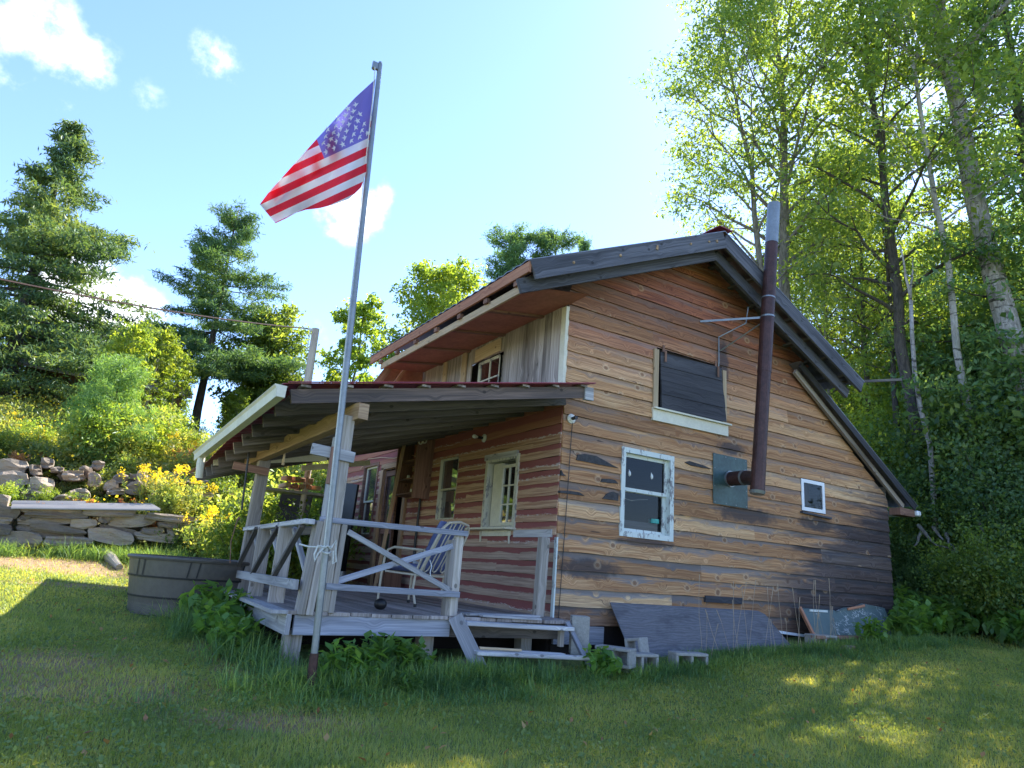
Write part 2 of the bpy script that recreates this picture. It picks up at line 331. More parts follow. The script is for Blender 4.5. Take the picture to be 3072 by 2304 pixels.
def porch_mat():
    t = NT('clapboard_with_worn_red_paint', .85); u = t.xyz(t.uv()); rn = t.rnd(); ro = t.math('MULTIPLY', rn, 61.); q = t.xyz(t.pos())
    uu = t.math('ADD', u[0], ro); vv = u[1]
    g1 = t.noise(t.comb(t.math('MULTIPLY', uu, 1.2), t.math('MULTIPLY', vv, 50.), ro), 1., 5., .6, .5)
    g2 = t.noise(t.comb(t.math('MULTIPLY', uu, 6.), t.math('MULTIPLY', vv, 120.), ro), 1., 4., .65)
    blot = t.noise(t.comb(t.math('MULTIPLY', uu, 2.2), t.math('MULTIPLY', vv, 9.), ro), 1., 5., .65)
    lowm = t.mapr(q[2], 1.05, .75)
    bare = t.mix(t.mapr(g1, .3, .7), (.32, .17, .10), (.62, .42, .28))
    bare = t.mix(t.math('MULTIPLY', lowm, .4), bare, t.mix(g1, (.27, .23, .20), (.48, .43, .39)))
    bare = t.mix(t.mapr(q[2], 2.0, 2.35), bare, t.mix(g1, (.27, .09, .06), (.42, .19, .12)))
    red = t.mix(blot, (.225, .062, .062), (.32, .115, .10))
    vf = t.math('DIVIDE', vv, .155)
    e = t.math('ADD', vf, t.math('MULTIPLY', t.math('SUBTRACT', blot, .5), .55)); e = t.math('ADD', e, t.math('MULTIPLY', t.math('SUBTRACT', rn, .5), .35))
    m = t.mapr(e, .50, .57)
    c = t.mix(m, bare, red)
    # flaked remains of white paint along the edge of the red
    fl = t.math('MULTIPLY', t.math('MULTIPLY', t.mapr(e, .38, .47), t.mapr(e, .66, .56)), t.mapr(t.math('ADD', t.noise(t.comb(t.math('MULTIPLY', uu, 14.), t.math('MULTIPLY', vv, 70.), ro), 1., 4., .7), t.math('MULTIPLY', blot, .22)), .63, .69))
    c = t.mix(t.math('MULTIPLY', fl, t.mapr(rn, .35, .5)), c, (.58, .52, .48))
    c = t.mix(t.math('MULTIPLY', t.mapr(g2, .55, .75), .35), c, (.07, .04, .035))
    t.col(c); t.bump(t.math('ADD', g1, g2), .35, .006); return t.m
M = {}
M['gable'] = gable_mat(); M['porch'] = porch_mat()
M['grey'] = wood('weathered_grey_wood', (.32, .31, .315), (.54, .53, .52), (.13, .13, .145), .5)
M['greyblue'] = wood('blue_grey_wood', (.20, .21, .245), (.38, .39, .44), (.09, .095, .11), .6)
M['post'] = wood('grey_brown_post_wood', (.30, .26, .21), (.54, .48, .42), (.14, .13, .13), .5)
M['darkwood'] = wood('dark_rafter_wood', (.085, .075, .07), (.19, .17, .155), (.035, .034, .036), .5)
M['brown'] = wood('brown_wood', (.17, .085, .06), (.30, .17, .115), (.07, .04, .035), .4)
M['edge'] = wood('dark_brown_rafter', (.075, .055, .048), (.19, .135, .11), (.035, .032, .033), .6)
M['tan'] = wood('tan_beam_wood', (.34, .21, .12), (.54, .37, .22), (.12, .08, .05), .3)
M['pale'] = wood('new_pale_board', (.42, .30, .18), (.58, .46, .30), (.3, .2, .12), .2)
M['fascia'] = wood('red_brown_fascia', (.34, .14, .08), (.52, .26, .15), (.10, .05, .035), .3)
M['vert'] = wood('grey_barn_board', (.24, .20, .18), (.48, .43, .39), (.07, .055, .05), .7)
M['char'] = wood('black_shutter_board', (.022, .022, .028), (.06, .06, .07), (.10, .10, .11), .3, knots=False)
M['charrake'] = wood('dark_blue_grey_rake', (.05, .053, .066), (.155, .16, .19), (.025, .027, .033), .6)
M['deck'] = wood('worn_deck_board', (.24, .20, .18), (.42, .37, .34), (.08, .07, .065), .5)
M['white'] = plain('old_white_paint', (.62, .66, .62), .6, 0, 5, .14, .12)
M['cream'] = plain('yellowed_white_trim', (.66, .63, .50), .55, 0, 6, .10, .1)
M['chalk'] = plain('white_vinyl_frame', (.78, .80, .82), .4, 0, 3, .05, .05)
M['rust'] = plain('rusty_stovepipe_steel', (.06, .026, .022), .5, .3, 6, .5, .2)
M['galv'] = plain('galvanised_steel', (.24, .26, .27), .42, .6, 5, .15, .08)
M['green'] = plain('green_metal_sheet', (.045, .085, .08), .45, .15, 4, .35, .1)
M['soffit'] = plain('red_brown_plywood', (.34, .14, .09), .8, 0, 3, .25, .1)
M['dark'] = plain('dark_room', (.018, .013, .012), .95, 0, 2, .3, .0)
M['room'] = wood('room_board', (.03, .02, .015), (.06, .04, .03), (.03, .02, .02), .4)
M['redroof'] = plain('red_roof_metal', (.24, .03, .05), .35, .3, 3, .15, .05)
M['roofmetal'] = plain('old_roof_metal', (.20, .20, .215), .4, .6, 4, .25, .1)
M['black'] = plain('black_plastic', (.012, .012, .014), .45, 0, 8, .3, .05)
M['porcelain'] = plain('porcelain', (.70, .72, .70), .25, 0, 9, .1, .0)
def glassm(name, tint, f):
    t = NT(name, .05); t.t.nodes.remove(t.b)
    g = t.n('BsdfGlossy', {'Color': (.8, .85, .9), 'Roughness': .04}); tr = t.n('BsdfTransparent', {'Color': tint})
    df = t.n('BsdfDiffuse', {'Color': (.10, .10, .11)})
    fr = t.n('Fresnel', {'IOR': 1.5}).outputs[0]
    m0 = t.n('MixShader', {0: f, 1: tr.outputs[0], 2: df.outputs[0]}); m = t.n('MixShader', {0: t.math('MULTIPLY_ADD', fr, .45, .01), 1: m0.outputs[0], 2: g.outputs[0]})
    t.t.links.new(m.outputs[0], t.out.inputs[0]); return t.m
M['glass'] = glassm('old_window_glass', (.40, .41, .43), .025); M['screen'] = glassm('dusty_insect_screen', (.3, .3, .32), .55)
# ================================================ CABIN
cabin = thing('cabin', 'weathered two storey wood cabin with lean porch, rusty stovepipe and tin roof beside the flagpole', 'cabin', (2.0, 2.0, 0))
def siding(name, mat, mp, zs, xl, xr, holes, seams, period, hi=.028, lo=.006, label=None):
    mb = MB()
    for bi in range(len(zs)-1):
        z0, z1 = zs[bi], zs[bi+1]; cuts = sorted({z0, z1} | {z for h in holes for z in (h[2], h[3]) if z0 < z < z1})
        sm = [-99]+sorted(seams.get(bi, []))+[99]; rs = [random.random() for _ in sm]
        for ci in range(len(cuts)-1):
            a, b = cuts[ci], cuts[ci+1]; mid = (a+b)/2
            hs = sorted((h[0], h[1]) for h in holes if h[2] < mid < h[3])
            for k in range(len(sm)-1):
                L0, L1, R0, R1 = max(xl(a), sm[k]), max(xl(b), sm[k]), min(xr(a), sm[k+1]), min(xr(b), sm[k+1])
                if R0 <= L0 and R1 <= L1: continue
                pts = []; cur = (L0, L1)
                for h in hs:
                    if h[1] <= min(L0, L1) or h[0] >= max(R0, R1): continue
                    if h[0] > cur[0]: pts.append((cur[0], cur[1], h[0], h[0]))
                    cur = (h[1], h[1])
                if cur[0] < R0 or cur[1] < R1: pts.append((cur[0], cur[1], R0, R1))
                for (l0, l1, r0, r1) in pts:
                    if r0 < l0: r0 = l0
                    if r1 < l1: r1 = l1
                    oa = hi+(lo-hi)*(a-z0)/(z1-z0); ob = hi+(lo-hi)*(b-z0)/(z1-z0)
                    va, vb = a-z0, b-z0
                    # gentle bow and wear of the lower edge
                    n = max(1, int((r0-l0)/.18)); 
                    for i in range(n):
                        f0, f1 = i/n, (i+1)/n; A0 = l0+(r0-l0)*f0; A1 = l0+(r0-l0)*f1; B0 = l1+(r1-l1)*f0; B1 = l1+(r1-l1)*f1
                        w = lambda s: (.004*math.sin(s*2.3+bi*1.7)+.003*math.sin(s*9.1+bi)) if ci == 0 else 0
                        mb.poly([mp(A0, a+w(A0), oa), mp(A1, a+w(A1), oa), mp(B1, b, ob), mp(B0, b, ob)], [(A0, va), (A1, va), (B1, vb), (B0, vb)], rs[k])
                        if ci == 0: mb.poly([mp(A1, a+w(A1), oa), mp(A0, a+w(A0), oa), mp(A0, a+w(A0)+.002, 0), mp(A1, a+w(A1)+.002, 0)], [(A1, 0), (A0, 0), (A0, .01), (A1, .01)], rs[k])
                    for (A, B) in ((l0, l1), (r0, r1)):
                        mb.poly([mp(A, a, oa), mp(B, b, ob), mp(B, b, 0), mp(A, a, 0)], [(A, va), (B, vb), (B, vb), (A, va)], rs[k])
    return mb.build(name, mat, cabin, label=label)
gm = lambda s, z, o: (s, -o, z)
zs = [-.085+.2035*i for i in range(27)]
def gxl(z): return 0. if z < 4.16 else (z-4.16)/.45
def gxr(z):
    if z < 2.13: return 6.72
    if z < 3.86: return 6.69-(z-2.13)*1.362
    return 2.30+(5.22-z)/.5
WIN = (.95, 1.80, 1.0, 2.07); HAT = (1.50, 2.76, 2.66, 3.56); SMW = (4.46, 5.04, 1.66, 2.16)
seams = {3: [2.35, 5.2], 5: [1.7, 4.9], 6: [3.4], 1: [1.83], 2: [4.3], 8: [5.0], 10: [.95], 13: [2.8], 15: [1.45, 4.2], 17: [2.6], 18: [1.42], 20: [3.0], 21: [2.36], 23: [1.6], 11: [5.2], 12: [1.85]}
siding('gable_wall', M['gable'], gm, zs, gxl, gxr, [WIN, HAT, SMW], seams, .2035, label='unpainted knotty pine board wall')
mb = MB(); mb.beam((.02, -.012, -.19), (.74, -.012, -.19), .03, .2, (0, 0, 1)); mb.build('skirt_board', M['greyblue'], cabin)
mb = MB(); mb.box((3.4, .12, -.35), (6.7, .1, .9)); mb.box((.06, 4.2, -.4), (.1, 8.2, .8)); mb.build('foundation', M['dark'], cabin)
# porch wall (x = 0 plane, outward -x)
pm = lambda s, z, o: (-o, s, z)
pz = [-.02]; 
while pz[-1] < 1.86: pz.append(pz[-1]+.155)
pz += [2.06, 2.24, 2.45, 2.62]
W1 = (.93, 1.74, 1.0, 1.93); W2 = (2.66, 3.30, 1.15, 2.1); DOOR = (4.55, 5.7, 0.0, 2.12); W3 = (6.05, 6.82, .9, 2.3)
siding('porch_wall', M['porch'], pm, pz, lambda z: 0.0, lambda z: 8.4, [W1, W2, DOOR, W3], {i: [random.uniform(.6, 2.4), random.uniform(2.5, 4.2)] for i in range(len(pz))}, .155, hi=.02, label='clapboard wall with worn red paint in stripes')
# upper wall in vertical barn boards
mb = MB(); y = .09
while y < 4.3:
    w = random.uniform(.12, .24); y1 = min(y+w, 4.3)
    segs = [(2.55, 3.78)]
    if y1 > 1.60 and y < 2.33: segs = [(2.55, 2.8), (3.5, 3.78)] if False else [(3.52, 3.78)]
    for a, b in segs: mb.beam((-.012-random.uniform(0, .01), (y+y1)/2, a), (-.012, (y+y1)/2, b), .024, w-.004, (0, 1, 0))
    y = y1
mb.build('upper_wall', M['vert'], cabin, label='grey vertical barn boards above the porch roof')
mb = MB(); mb.beam((-.04, 2.0, 3.60), (-.04, 2.001, 3.60), .01, .01); 
mb = MB(); mb.beam((-.045, 1.60, 3.63), (-.045, 2.36, 3.61), .02, .2); mb.beam((-.045, 2.72, 2.55), (-.045, 2.72, 3.76), .022, .15, (0, 1, 0)); mb.beam((-.04, 3.42, 2.55), (-.04, 3.42, 3.76), .022, .13, (0, 1, 0)); mb.each('patch_board', M['pale'], cabin)
mb = MB(); mb.beam((-.02, .035, 2.6), (-.02, .035, 3.75), .05, .1, (0, 1, 0)); mb.build('corner_board', M['cream'], cabin)
def window(name, mp, x0, x1, z0, z1, trim, depth, bars, label, tm, glass=None, sash=.045, meet=None, sill=None, gm_=None):
    """frame > sash, glass; bars = (cols, rows) per sash"""
    f = MB()
    def bar(s0, za, s1, zb, o0, o1):
        c = [mp(s0, za, o1), mp(s1, za, o1), mp(s1, zb, o1), mp(s0, zb, o1)]; d = [mp(s0, za, o0), mp(s1, za, o0), mp(s1, zb, o0), mp(s0, zb, o0)]
        r = random.random(); return c, d, r
    def add(m, s0, za, s1, zb, o0, o1):
        c, d, r = bar(s0, za, s1, zb, o0, o1); m.poly(c, None, r)
        for i in range(4): j = (i+1) % 4; m.poly([c[j], c[i], d[i], d[j]], None, r)
    T = trim
    if T:
        add(f, x0-T, z0-T, x0, z1+T, -.10, .034); add(f, x1, z0-T, x1+T, z1+T, -.10, .034); add(f, x0, z1, x1, z1+T, -.10, .037); add(f, x0, z0-T, x1, z0, -.10, .037)
    else:
        add(f, x0, z0, x0+.015, z1, -.10, .012); add(f, x1-.015, z0, x1, z1, -.10, .012); add(f, x0, z0, x1, z0+.012, -.1, .012); add(f, x0, z1-.012, x1, z1, -.1, .012)
    if sill: add(f, x0-T-.02, z0-T-.035, x1+T+.02, z0-T, -.02, .07)
    fo = f.build(name, tm, cabin, label=label)
    parts = [(z0, z1, depth)] if meet is None else [(meet-.02, z1, depth), (z0, meet+.02, depth+.035)]
    sm = MB(); gl = MB()
    for za, zb, dp in parts:
        k = sash
        add(sm, x0, za, x0+k, zb, -dp-.03, -dp); add(sm, x1-k, za, x1, zb, -dp-.03, -dp); add(sm, x0+k, zb-k, x1-k, zb, -dp-.03, -dp); add(sm, x0+k, za, x1-k, za+k, -dp-.03, -dp)
        for i in range(1, bars[0]): s = x0+k+(x1-x0-2*k)*i/bars[0]; add(sm, s-.01, za+k, s+.01, zb-k, -dp-.025, -dp-.004)
        for i in range(1, bars[1]): z = za+k+(zb-za-2*k)*i/bars[1]; add(sm, x0+k, z-.01, x1-k, z+.01, -dp-.025, -dp-.006)
        gl.poly([mp(x0+k, za+k, -dp-.015), mp(x1-k, za+k, -dp-.015), mp(x1-k, zb-k, -dp-.015), mp(x0+k, zb-k, -dp-.015)])
    sm.build('sash', tm if gm_ is None else gm_, fo); gl.build('glass', glass or M['glass'], fo)
    return fo, add
def peeled(name, c):
    t = NT(name, .65); P = t.obj(); n = t.noise(t.n('Mapping', {'Vector': P, 'Scale': (1, 1, .35)}).outputs[0], 16., 6., .7); n2 = t.noise(P, 3., 3., .5)
    t.col(t.mix(t.mapr(t.math('ADD', n, t.math('MULTIPLY', n2, .25)), .66, .72), t.mix(n2, tuple(x*.85 for x in c), c), (.24, .235, .24))); t.bump(n, .2, .006); return t.m
M['peel'] = peeled('peeling_white_paint', (.66, .72, .68)); M['peelc'] = peeled('peeling_cream_paint', (.62, .60, .48))
w1, add = window('window', gm, .99, 1.76, 1.045, 2.03, .065, .03, (1, 1), 'double hung window with peeling white frame', M['peel'], meet=1.57)
mb = MB(); mb.tube([(1.02, .09, 1.50), (1.1, .09, 1.46), (1.2, .085, 1.445), (1.35, .09, 1.475), (1.48, .09, 1.49)], .006, 6); mb.build('cord', M['cream'], w1)
for sx, sz in ((1.12, 1.78), (1.50, 1.79)):
    mb = MB(); mb.tube([(sx, .045, sz-.035), (sx+.003, .045, sz-.02), (sx, .045, sz), (sx, .045, sz+.02), (sx-.004, .045, sz+.035), (sx-.01, .045, sz+.05)], [.006, .016, .02, .015, .007, .003], 8); mb.build('ornament', M['porcelain'], w1)
mb = MB(); mb.box((1.36, .12, 1.13), (.62, .03, .13)); mb.build('inner_board', M['grey'], w1)
w2, _ = window('window', gm, SMW[0]+.01, SMW[1]-.01, SMW[2]+.01, SMW[3]-.01, 0, -.025, (1, 1), 'small square window with white frame', M['char'], gm_=M['chalk'], sash=.055)
mb = MB(); mb.box((4.98, .35, 1.85), (.35, .02, .6)); mb.build('inner_board', M['tan'], w2)
mb = MB(); mb.beam((4.42, -.04, 1.635), (5.12, -.04, 1.61), .06, .03); mb.build('sill', M['char'], w2)
# loft hatch: trim, sill and a crooked black shutter of wide boards
h = MB(); h.beam((1.465, -.028, 2.66), (1.465, -.028, 3.52), .085, .03, (0, 1, 0)); h.beam((2.79, -.028, 2.66), (2.79, -.028, 3.5), .07, .03, (0, 1, 0))
ho = h.each('hatch_frame', M['pale'], cabin, label='pale board framing the loft hatch')[0]
h = MB(); h.beam((1.42, -.03, 2.60), (2.85, -.03, 2.61), .036, .15); h.beam((1.42, -.05, 2.69), (2.88, -.05, 2.70), .08, .022); h.build('sill', M['cream'], ho)
h = MB(); zz = 2.72
hp = [(1.57, 2.72, 2.82, 2.735), (1.55, 3.12, 2.80, 2.95)]
for i in range(4):
    a0, a1 = i/4, (i+1)/4-.006; l = lambda f: (1.57-.04*f, 2.715+.775*f); r_ = lambda f: (2.81-.10*f, 2.735+.79*f)
    p = [l(a0), r_(a0), r_(a1), l(a1)]; o = .045+.006*(i % 2)
    fr = [(x, -o-.02*(1-z/3.5)*2, z) for x, z in p]; bk = [(x, -o+.022, z) for x, z in p]; rr = random.random()
    h.poly(fr, [(x, z) for x, z in p], rr)
    for k in range(4): j = (k+1) % 4; h.poly([fr[j], fr[k], bk[k], bk[j]], None, rr)
so_ = h.build('shutter', M['char'], cabin, label='black board shutter hanging crooked over the loft hatch')
h = MB()
for x, z in ((1.60, 3.50), (2.62, 3.50)): h.box((x, -.075, z-.06), (.035, .008, .16)); h.box((x, -.03, z+.06), (.04, .012, .1))
h.each('hinge', M['brown'], so_); 
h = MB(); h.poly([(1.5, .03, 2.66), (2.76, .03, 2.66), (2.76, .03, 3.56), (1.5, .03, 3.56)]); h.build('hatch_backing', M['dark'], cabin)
# bark-edged gaps on the wavy boards beside the window
h = MB()
def blob(pts, o=.0375):
    h.k.append(len(h.f))
    fr = [(x, -o, z) for x, z in pts]; h.poly(fr, [(x, z) for x, z in pts]); 
    for i in range(len(fr)): j = (i+1) % len(fr); h.poly([fr[i], fr[j], (fr[j][0], -.004, fr[j][2]), (fr[i][0], -.004, fr[i][2])])
s_ = 600/2212
def T3(a, b): q = on(1640+a*s_, 1210+b*s_, 1, 0); return (float(q[0]), float(q[2]))
for pl in ([(310, 630), (330, 570), (400, 562), (530, 585), (630, 640), (700, 680), (775, 718), (700, 705), (560, 680), (420, 650)],
           [(580, 870), (600, 835), (680, 838), (735, 850), (775, 890), (700, 885)], [(125, 965), (240, 970), (340, 985), (400, 1025), (300, 1012), (122, 990)],
           [(600, 1055), (650, 1000), (715, 978), (775, 1000), (772, 1080), (680, 1068)], [(145, 740), (165, 780), (195, 806), (140, 800)],
           [(1510, 655), (1560, 640), (1640, 665), (1720, 690), (1800, 728), (1700, 712), (1580, 690)]):
    blob([T3(*q) for q in pl][::-1])
h.each('bark_edge', plain('dark_bark', (.05, .048, .05), .9, 0, 20, .5, .6), cabin)
# lamp sockets
def lamp(mpf, c, bulb, out):
    q = MB(); n = 14
    def P(s, z, o): return mpf(c[0]+s, c[1]+z, o)
    prof = [(.062, .02), (.06, .035), (.035, .05)]
    for k in range(len(prof)-1):
        for i in range(n):
            a, b = 2*PI*i/n, 2*PI*(i+1)/n; (r0, o0), (r1, o1) = prof[k], prof[k+1]
            q.poly([P(r0*math.cos(a), r0*math.sin(a), o0), P(r0*math.cos(b), r0*math.sin(b), o0), P(r1*math.cos(b), r1*math.sin(b), o1), P(r1*math.cos(a), r1*math.sin(a), o1)])
    q.poly([P(.035*math.cos(2*PI*i/n), .035*math.sin(2*PI*i/n), .05) for i in range(n)])
    o = q.build('lamp_base', M['porcelain'], cabin)
    q = MB(); q.tube([P(0, 0, .05), P(0, 0, .13)], [.02, .024], 10); q.build('lamp_socket', M['black'], o)
    if bulb: q = MB(); q.tube([P(0, 0, .13), P(0, 0, .15), P(0, 0, .18), P(0, 0, .205), P(0, 0, .22)], [.013, .02, .031, .026, .008], 12); q.build('bulb', M['porcelain'], o, smooth=True)
    return o
lamp(gm, (.11, 2.31), False, 0); lamp(pm, (1.90, 2.28), True, 0)
q = MB(); q.tube([(.12, -.04, 2.26), (.11, -.045, 2.1), (.1, -.04, 1.4), (.085, -.04, .8), (.07, -.04, .2), (.07, -.03, -.15)], .005, 5); q.build('cable', M['black'], cabin)
# stovepipe with tee, collar plate and straps
q = MB(); q.box((2.90, -.034, 1.905), (.69, .012, .70)); pl = q.build('flashing_plate', M['green'], cabin, bevel=.003)
q = MB()
for x in (2.58, 2.8, 3.0, 3.21):
    for z in (1.58, 1.80, 2.05, 2.23):
        if x in (2.58, 3.21) or z in (1.58, 2.23): q.box((x, -.042, z), (.012, .006, .012))
q.each('rivet', M['galv'], pl)
PB = on(2274, 1437, 1, -.72); PT = on(2322, 613, 1, -.72)
pb = Vector((float(PB[0]), -.72, float(PB[2]))); pt_ = Vector((float(PT[0]), -.72, float(PT[2]))); ax = (pt_-pb).normalized()
def PP(k): return pb+ax*k
Ltot = (pt_-pb).length; rr = .090
q = MB(); path = []; rad = []
for k0, k1, r in ((-.17, .22, rr+.004), (.215, 1.5, rr), (1.49, 2.9, rr+.004), (2.89, Ltot*.845, rr+.001)):
    q.tube([PP(k0), PP(k0+.02), PP(k0+.022), PP(k1-.02), PP(k1)], [r, r, r*.985, r*.985, r], 20)
sp = q.build('stovepipe', M['rust'], cabin, smooth=False, label='tall rusty stovepipe with a bright galvanised top')
q = MB(); q.tube([PP(Ltot*.84), PP(Ltot)], [rr+.003, rr], 22, cap=False); q.tube([PP(Ltot), PP(Ltot*.86)], [rr-.006, rr-.006], 22, cap=False); q.build('top_section', M['galv'], sp)
cc = on(2190, 1437, 1, -.04); q = MB(); q.tube([(float(cc[0]), -.03, float(cc[2])), (float(cc[0]), -.32, float(cc[2])), tuple(PP(0))], [.10, .10, .09], 20); q.build('elbow', M['rust'], sp)
q = MB(); q.tube([(float(cc[0]), -.036, float(cc[2])), (float(cc[0]), -.06, float(cc[2]))], .115, 22); q.tube([(float(cc[0]), -.27, float(cc[2])), (float(cc[0]), -.33, float(cc[2]))], .106, 22); q.each('collar', M['galv'], sp)
q = MB(); q.tube([PP(-.2), PP(-.16)], [.09, .105], 20); q.build('clean_out_cap', M['galv'], sp)
q = MB(); kz = 2.33; c0 = PP(kz); q.tube([c0+Vector((-.0, 0, -.012)), c0+Vector((0, 0, .012))], rr+.008, 20, cap=False); q.beam((2.30, -.03, c0.z-.03), (c0.x-.05, -.64, c0.z), .004, .03); q.tube([PP(kz+.28), PP(kz+.30)], rr+.007, 20, cap=False)
q.tube([(2.66, -.03, 3.35), (2.66, -.05, 3.62), (2.66, -.05, 3.98), (2.95, -.30, 4.20), (2.98, -.32, 4.45)], .010, 6); q.tube([(2.70, -.04, 3.78), (c0.x+.12, -.60, c0.z+.02), (c0.x+.13, -.62, c0.z+.45)], .009, 6); q.build('support_strap', M['galv'], sp)
q = MB(); a = on(2106, 1790, 1, 0); b = on(2222, 1822, 1, 0); q.box(((a[0]+b[0])/2, -.02, .30), (.70, .06, .085)); q.build('vent_slot', M['char'], cabin)
# ---------------- main roof
RY0, RY1 = -.6, 4.45
def slab(name, mat, pts, y0, y1, th, par, corr=0., ripple=.0, label=None):
    """roof sheet from a line of (x,z) points, extruded along y, with corrugation"""
    q = MB(); n = int((y1-y0)/.1) if corr else 1
    for k in range(len(pts)-1):
        (xa, za), (xb, zb) = pts[k], pts[k+1]
        for i in range(n):
            ya, yb = y0+(y1-y0)*i/n, y0+(y1-y0)*(i+1)/n; ha, hb = corr*(i % 2), corr*((i+1) % 2)
            t_ = [(xa, ya, za+ha), (xb, ya, zb+ha), (xb, yb, zb+hb), (xa, yb, za+hb)]; b_ = [(x, y, z-th) for x, y, z in t_]
            q.poly(t_, None, .5); q.poly(b_[::-1], None, .5); q.poly([t_[0], b_[0], b_[1], t_[1]], None, .5); q.poly([t_[2], b_[2], b_[3], t_[3]], None, .5)
            if k == len(pts)-2: q.poly([t_[1], b_[1], b_[2], t_[2]], None, .5)
            if k == 0: q.poly([t_[3], b_[3], b_[0], t_[0]], None, .5)
    return q.build(name, mat, par, label=label)
roof = slab('roof', M['roofmetal'], [(-1.0, 3.885), (2.17, 5.30), (5.30, 3.735)], RY0-.02, RY1, .012, cabin, .018, label='old corrugated metal roof of the main gable')
q = MB(); q.beam((2.17, RY0-.04, 5.33), (2.17, RY1, 5.33), .26, .012); q.build('ridge_cap', M['redroof'], roof)
q = MB(); q.beam((-.95, RY0, 3.775), (2.17, RY0, 5.165), .035, .235); q.each('rake_board', M['charrake'], roof)
q = MB(); q.beam((2.17, RY0+.002, 5.165), (5.24, RY0+.002, 3.64), .035, .20); q.each('rake_board', M['charrake'], roof)
q = MB(); q.beam((-1.02, RY0+.16, 3.60), (2.15, RY0+.16, 4.99), .05, .17); q.beam((2.15, RY0+.162, 4.99), (5.1, RY0+.162, 3.53), .05, .16); q.each('inner_rafter', M['charrake'], roof)
q = MB()
for i in range(7):
    f = (i+.5)/7; x = 2.3+2.9*f; q.beam((x, RY0+.02, 5.2-.5*(x-2.17)), (x, 1.0, 5.2-.5*(x-2.17)), .09, .03)
for i in range(5):
    f = (i+.5)/5; x = -.8+2.9*f; q.beam((x, RY0+.02, 3.835+.446*(x+1)), (x, 0.3, 3.835+.446*(x+1)), .09, .03)
q.each('purlin', M['darkwood'], roof)
q = MB()
for x in (-.4, .3, .9, 1.5, 1.85, 2.0): q.tube([(x, RY0-.03, 3.78+.445*(x+.95)+random.uniform(-.05, .06)), (x+.001, RY0-.017, 3.78+.445*(x+.95))], [.012, .02], 8)
q.each('branch_stub', M['tan'], roof)
# eave over the porch: fascia, pale strip, blocks and plywood soffit
q = MB(); q.beam((-.985, RY0, 3.80), (-.985, RY1, 3.80), .03, .13); q.build('eave_fascia', M['fascia'], roof)
q = MB(); q.beam((-.93, RY0+.2, 3.62), (-.93, RY1-.4, 3.62), .03, .10); q.build('eave_strip', M['pale'], roof)
q = MB()
for i in range(7): y = RY0+.3+i*.72; q.box((-.96, y, 3.69), (.05, .09, .06))
q.each('eave_block', M['brown'], roof)
q = MB(); q.poly([(-.92, RY0+.18, 3.63), (-.92, RY1-.3, 3.63), (0, RY1-.1, 3.78), (0, RY0+.5, 3.78)]); q.poly([(-.92, RY0+.18, 3.64), (0, RY0+.18, 3.79), (0, RY1-.1, 3.79), (-.92, RY1-.3, 3.64)])
q.poly([(-.92, RY0+.18, 3.63), (0, RY0+.5, 3.78), (0, RY0+.18, 3.79)])
sf = q.build('soffit', M['soffit'], roof)
q = MB()
for y in (.55, 1.55, 2.6, 3.6): q.beam((-.92, y, 3.62), (0, y, 3.765), .07, .03)
q.each('soffit_batten', M['brown'], sf)
# rear part of the roof behind the upper wall
slab('rear_roof', M['roofmetal'], [(-.12, 3.15), (2.17, 5.18), (4.4, 3.9)], RY1+.02, 8.5, .02, cabin)
q = MB(); q.poly([(-.95, 4.46, 3.15), (.1, 4.46, 3.15), (.1, 4.46, 3.85), (-.6, 4.46, 3.82)]); q.poly([(-.95, 4.5, 3.15), (-.6, 4.5, 3.82), (.1, 4.5, 3.85), (.1, 4.5, 3.15)]); q.build('dormer_cheek', M['soffit'], cabin)
q = MB(); q.beam((-1.02, 4.40, 3.12), (-.60, 4.40, 3.84), .12, .035, (0, 1, 0)); q.beam((-.75, 4.36, 3.1), (-.38, 4.36, 3.76), .05, .10, (0, 1, 0)); q.each('dormer_rafter', M['fascia'], cabin)
# lower right roof
lr = slab('lower_roof', M['roofmetal'], [(4.28, 3.93), (7.24, 2.03)], -.24, 8.5, .014, cabin, .014, label='steep lower roof at the back')
q = MB(); q.beam((4.28, -.22, 3.875), (7.18, -.22, 1.985), .03, .10); q.each('rake_board', M['char'], lr)
q = MB(); q.beam((4.30, -.10, 3.80), (7.02, -.10, 2.00), .05, .08); q.each('inner_rafter', M['vert'], lr)
q = MB(); q.box((6.95, -.12, 1.89), (.42, .20, .12)); q.build('eave_box', M['brown'], lr, bevel=.004)
q = MB(); q.beam((7.24, -.26, 1.90), (7.24, 8.4, 1.90), .11, .09); q.build('gutter', M['chalk'], lr, bevel=.02)
q = MB(); q.beam((5.0, -.3, 3.72), (6.45, -.55, 4.02), .04, .04); q.build('loose_board', M['darkwood'], cabin)
# hidden sides of the shell
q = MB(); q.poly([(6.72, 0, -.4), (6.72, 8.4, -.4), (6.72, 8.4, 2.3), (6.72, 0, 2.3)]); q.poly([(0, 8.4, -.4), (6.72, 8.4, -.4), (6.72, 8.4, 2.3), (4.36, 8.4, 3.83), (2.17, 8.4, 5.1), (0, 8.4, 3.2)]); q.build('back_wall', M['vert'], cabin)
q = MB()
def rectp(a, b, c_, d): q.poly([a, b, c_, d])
rectp((.05, 2.2, -.3), (6.7, 2.2, -.3), (6.7, 2.2, 2.5), (.05, 2.2, 2.5)); rectp((.05, .05, -.05), (6.7, .05, -.05), (6.7, 8.3, -.05), (.05, 8.3, -.05)); rectp((.05, .05, 2.45), (6.2, .05, 2.45), (6.2, 8.3, 2.45), (.05, 8.3, 2.45)); rectp((1.5, .1, 0), (1.5, 8.3, 0), (1.5, 8.3, 2.5), (1.5, .5, 2.5)) if False else None
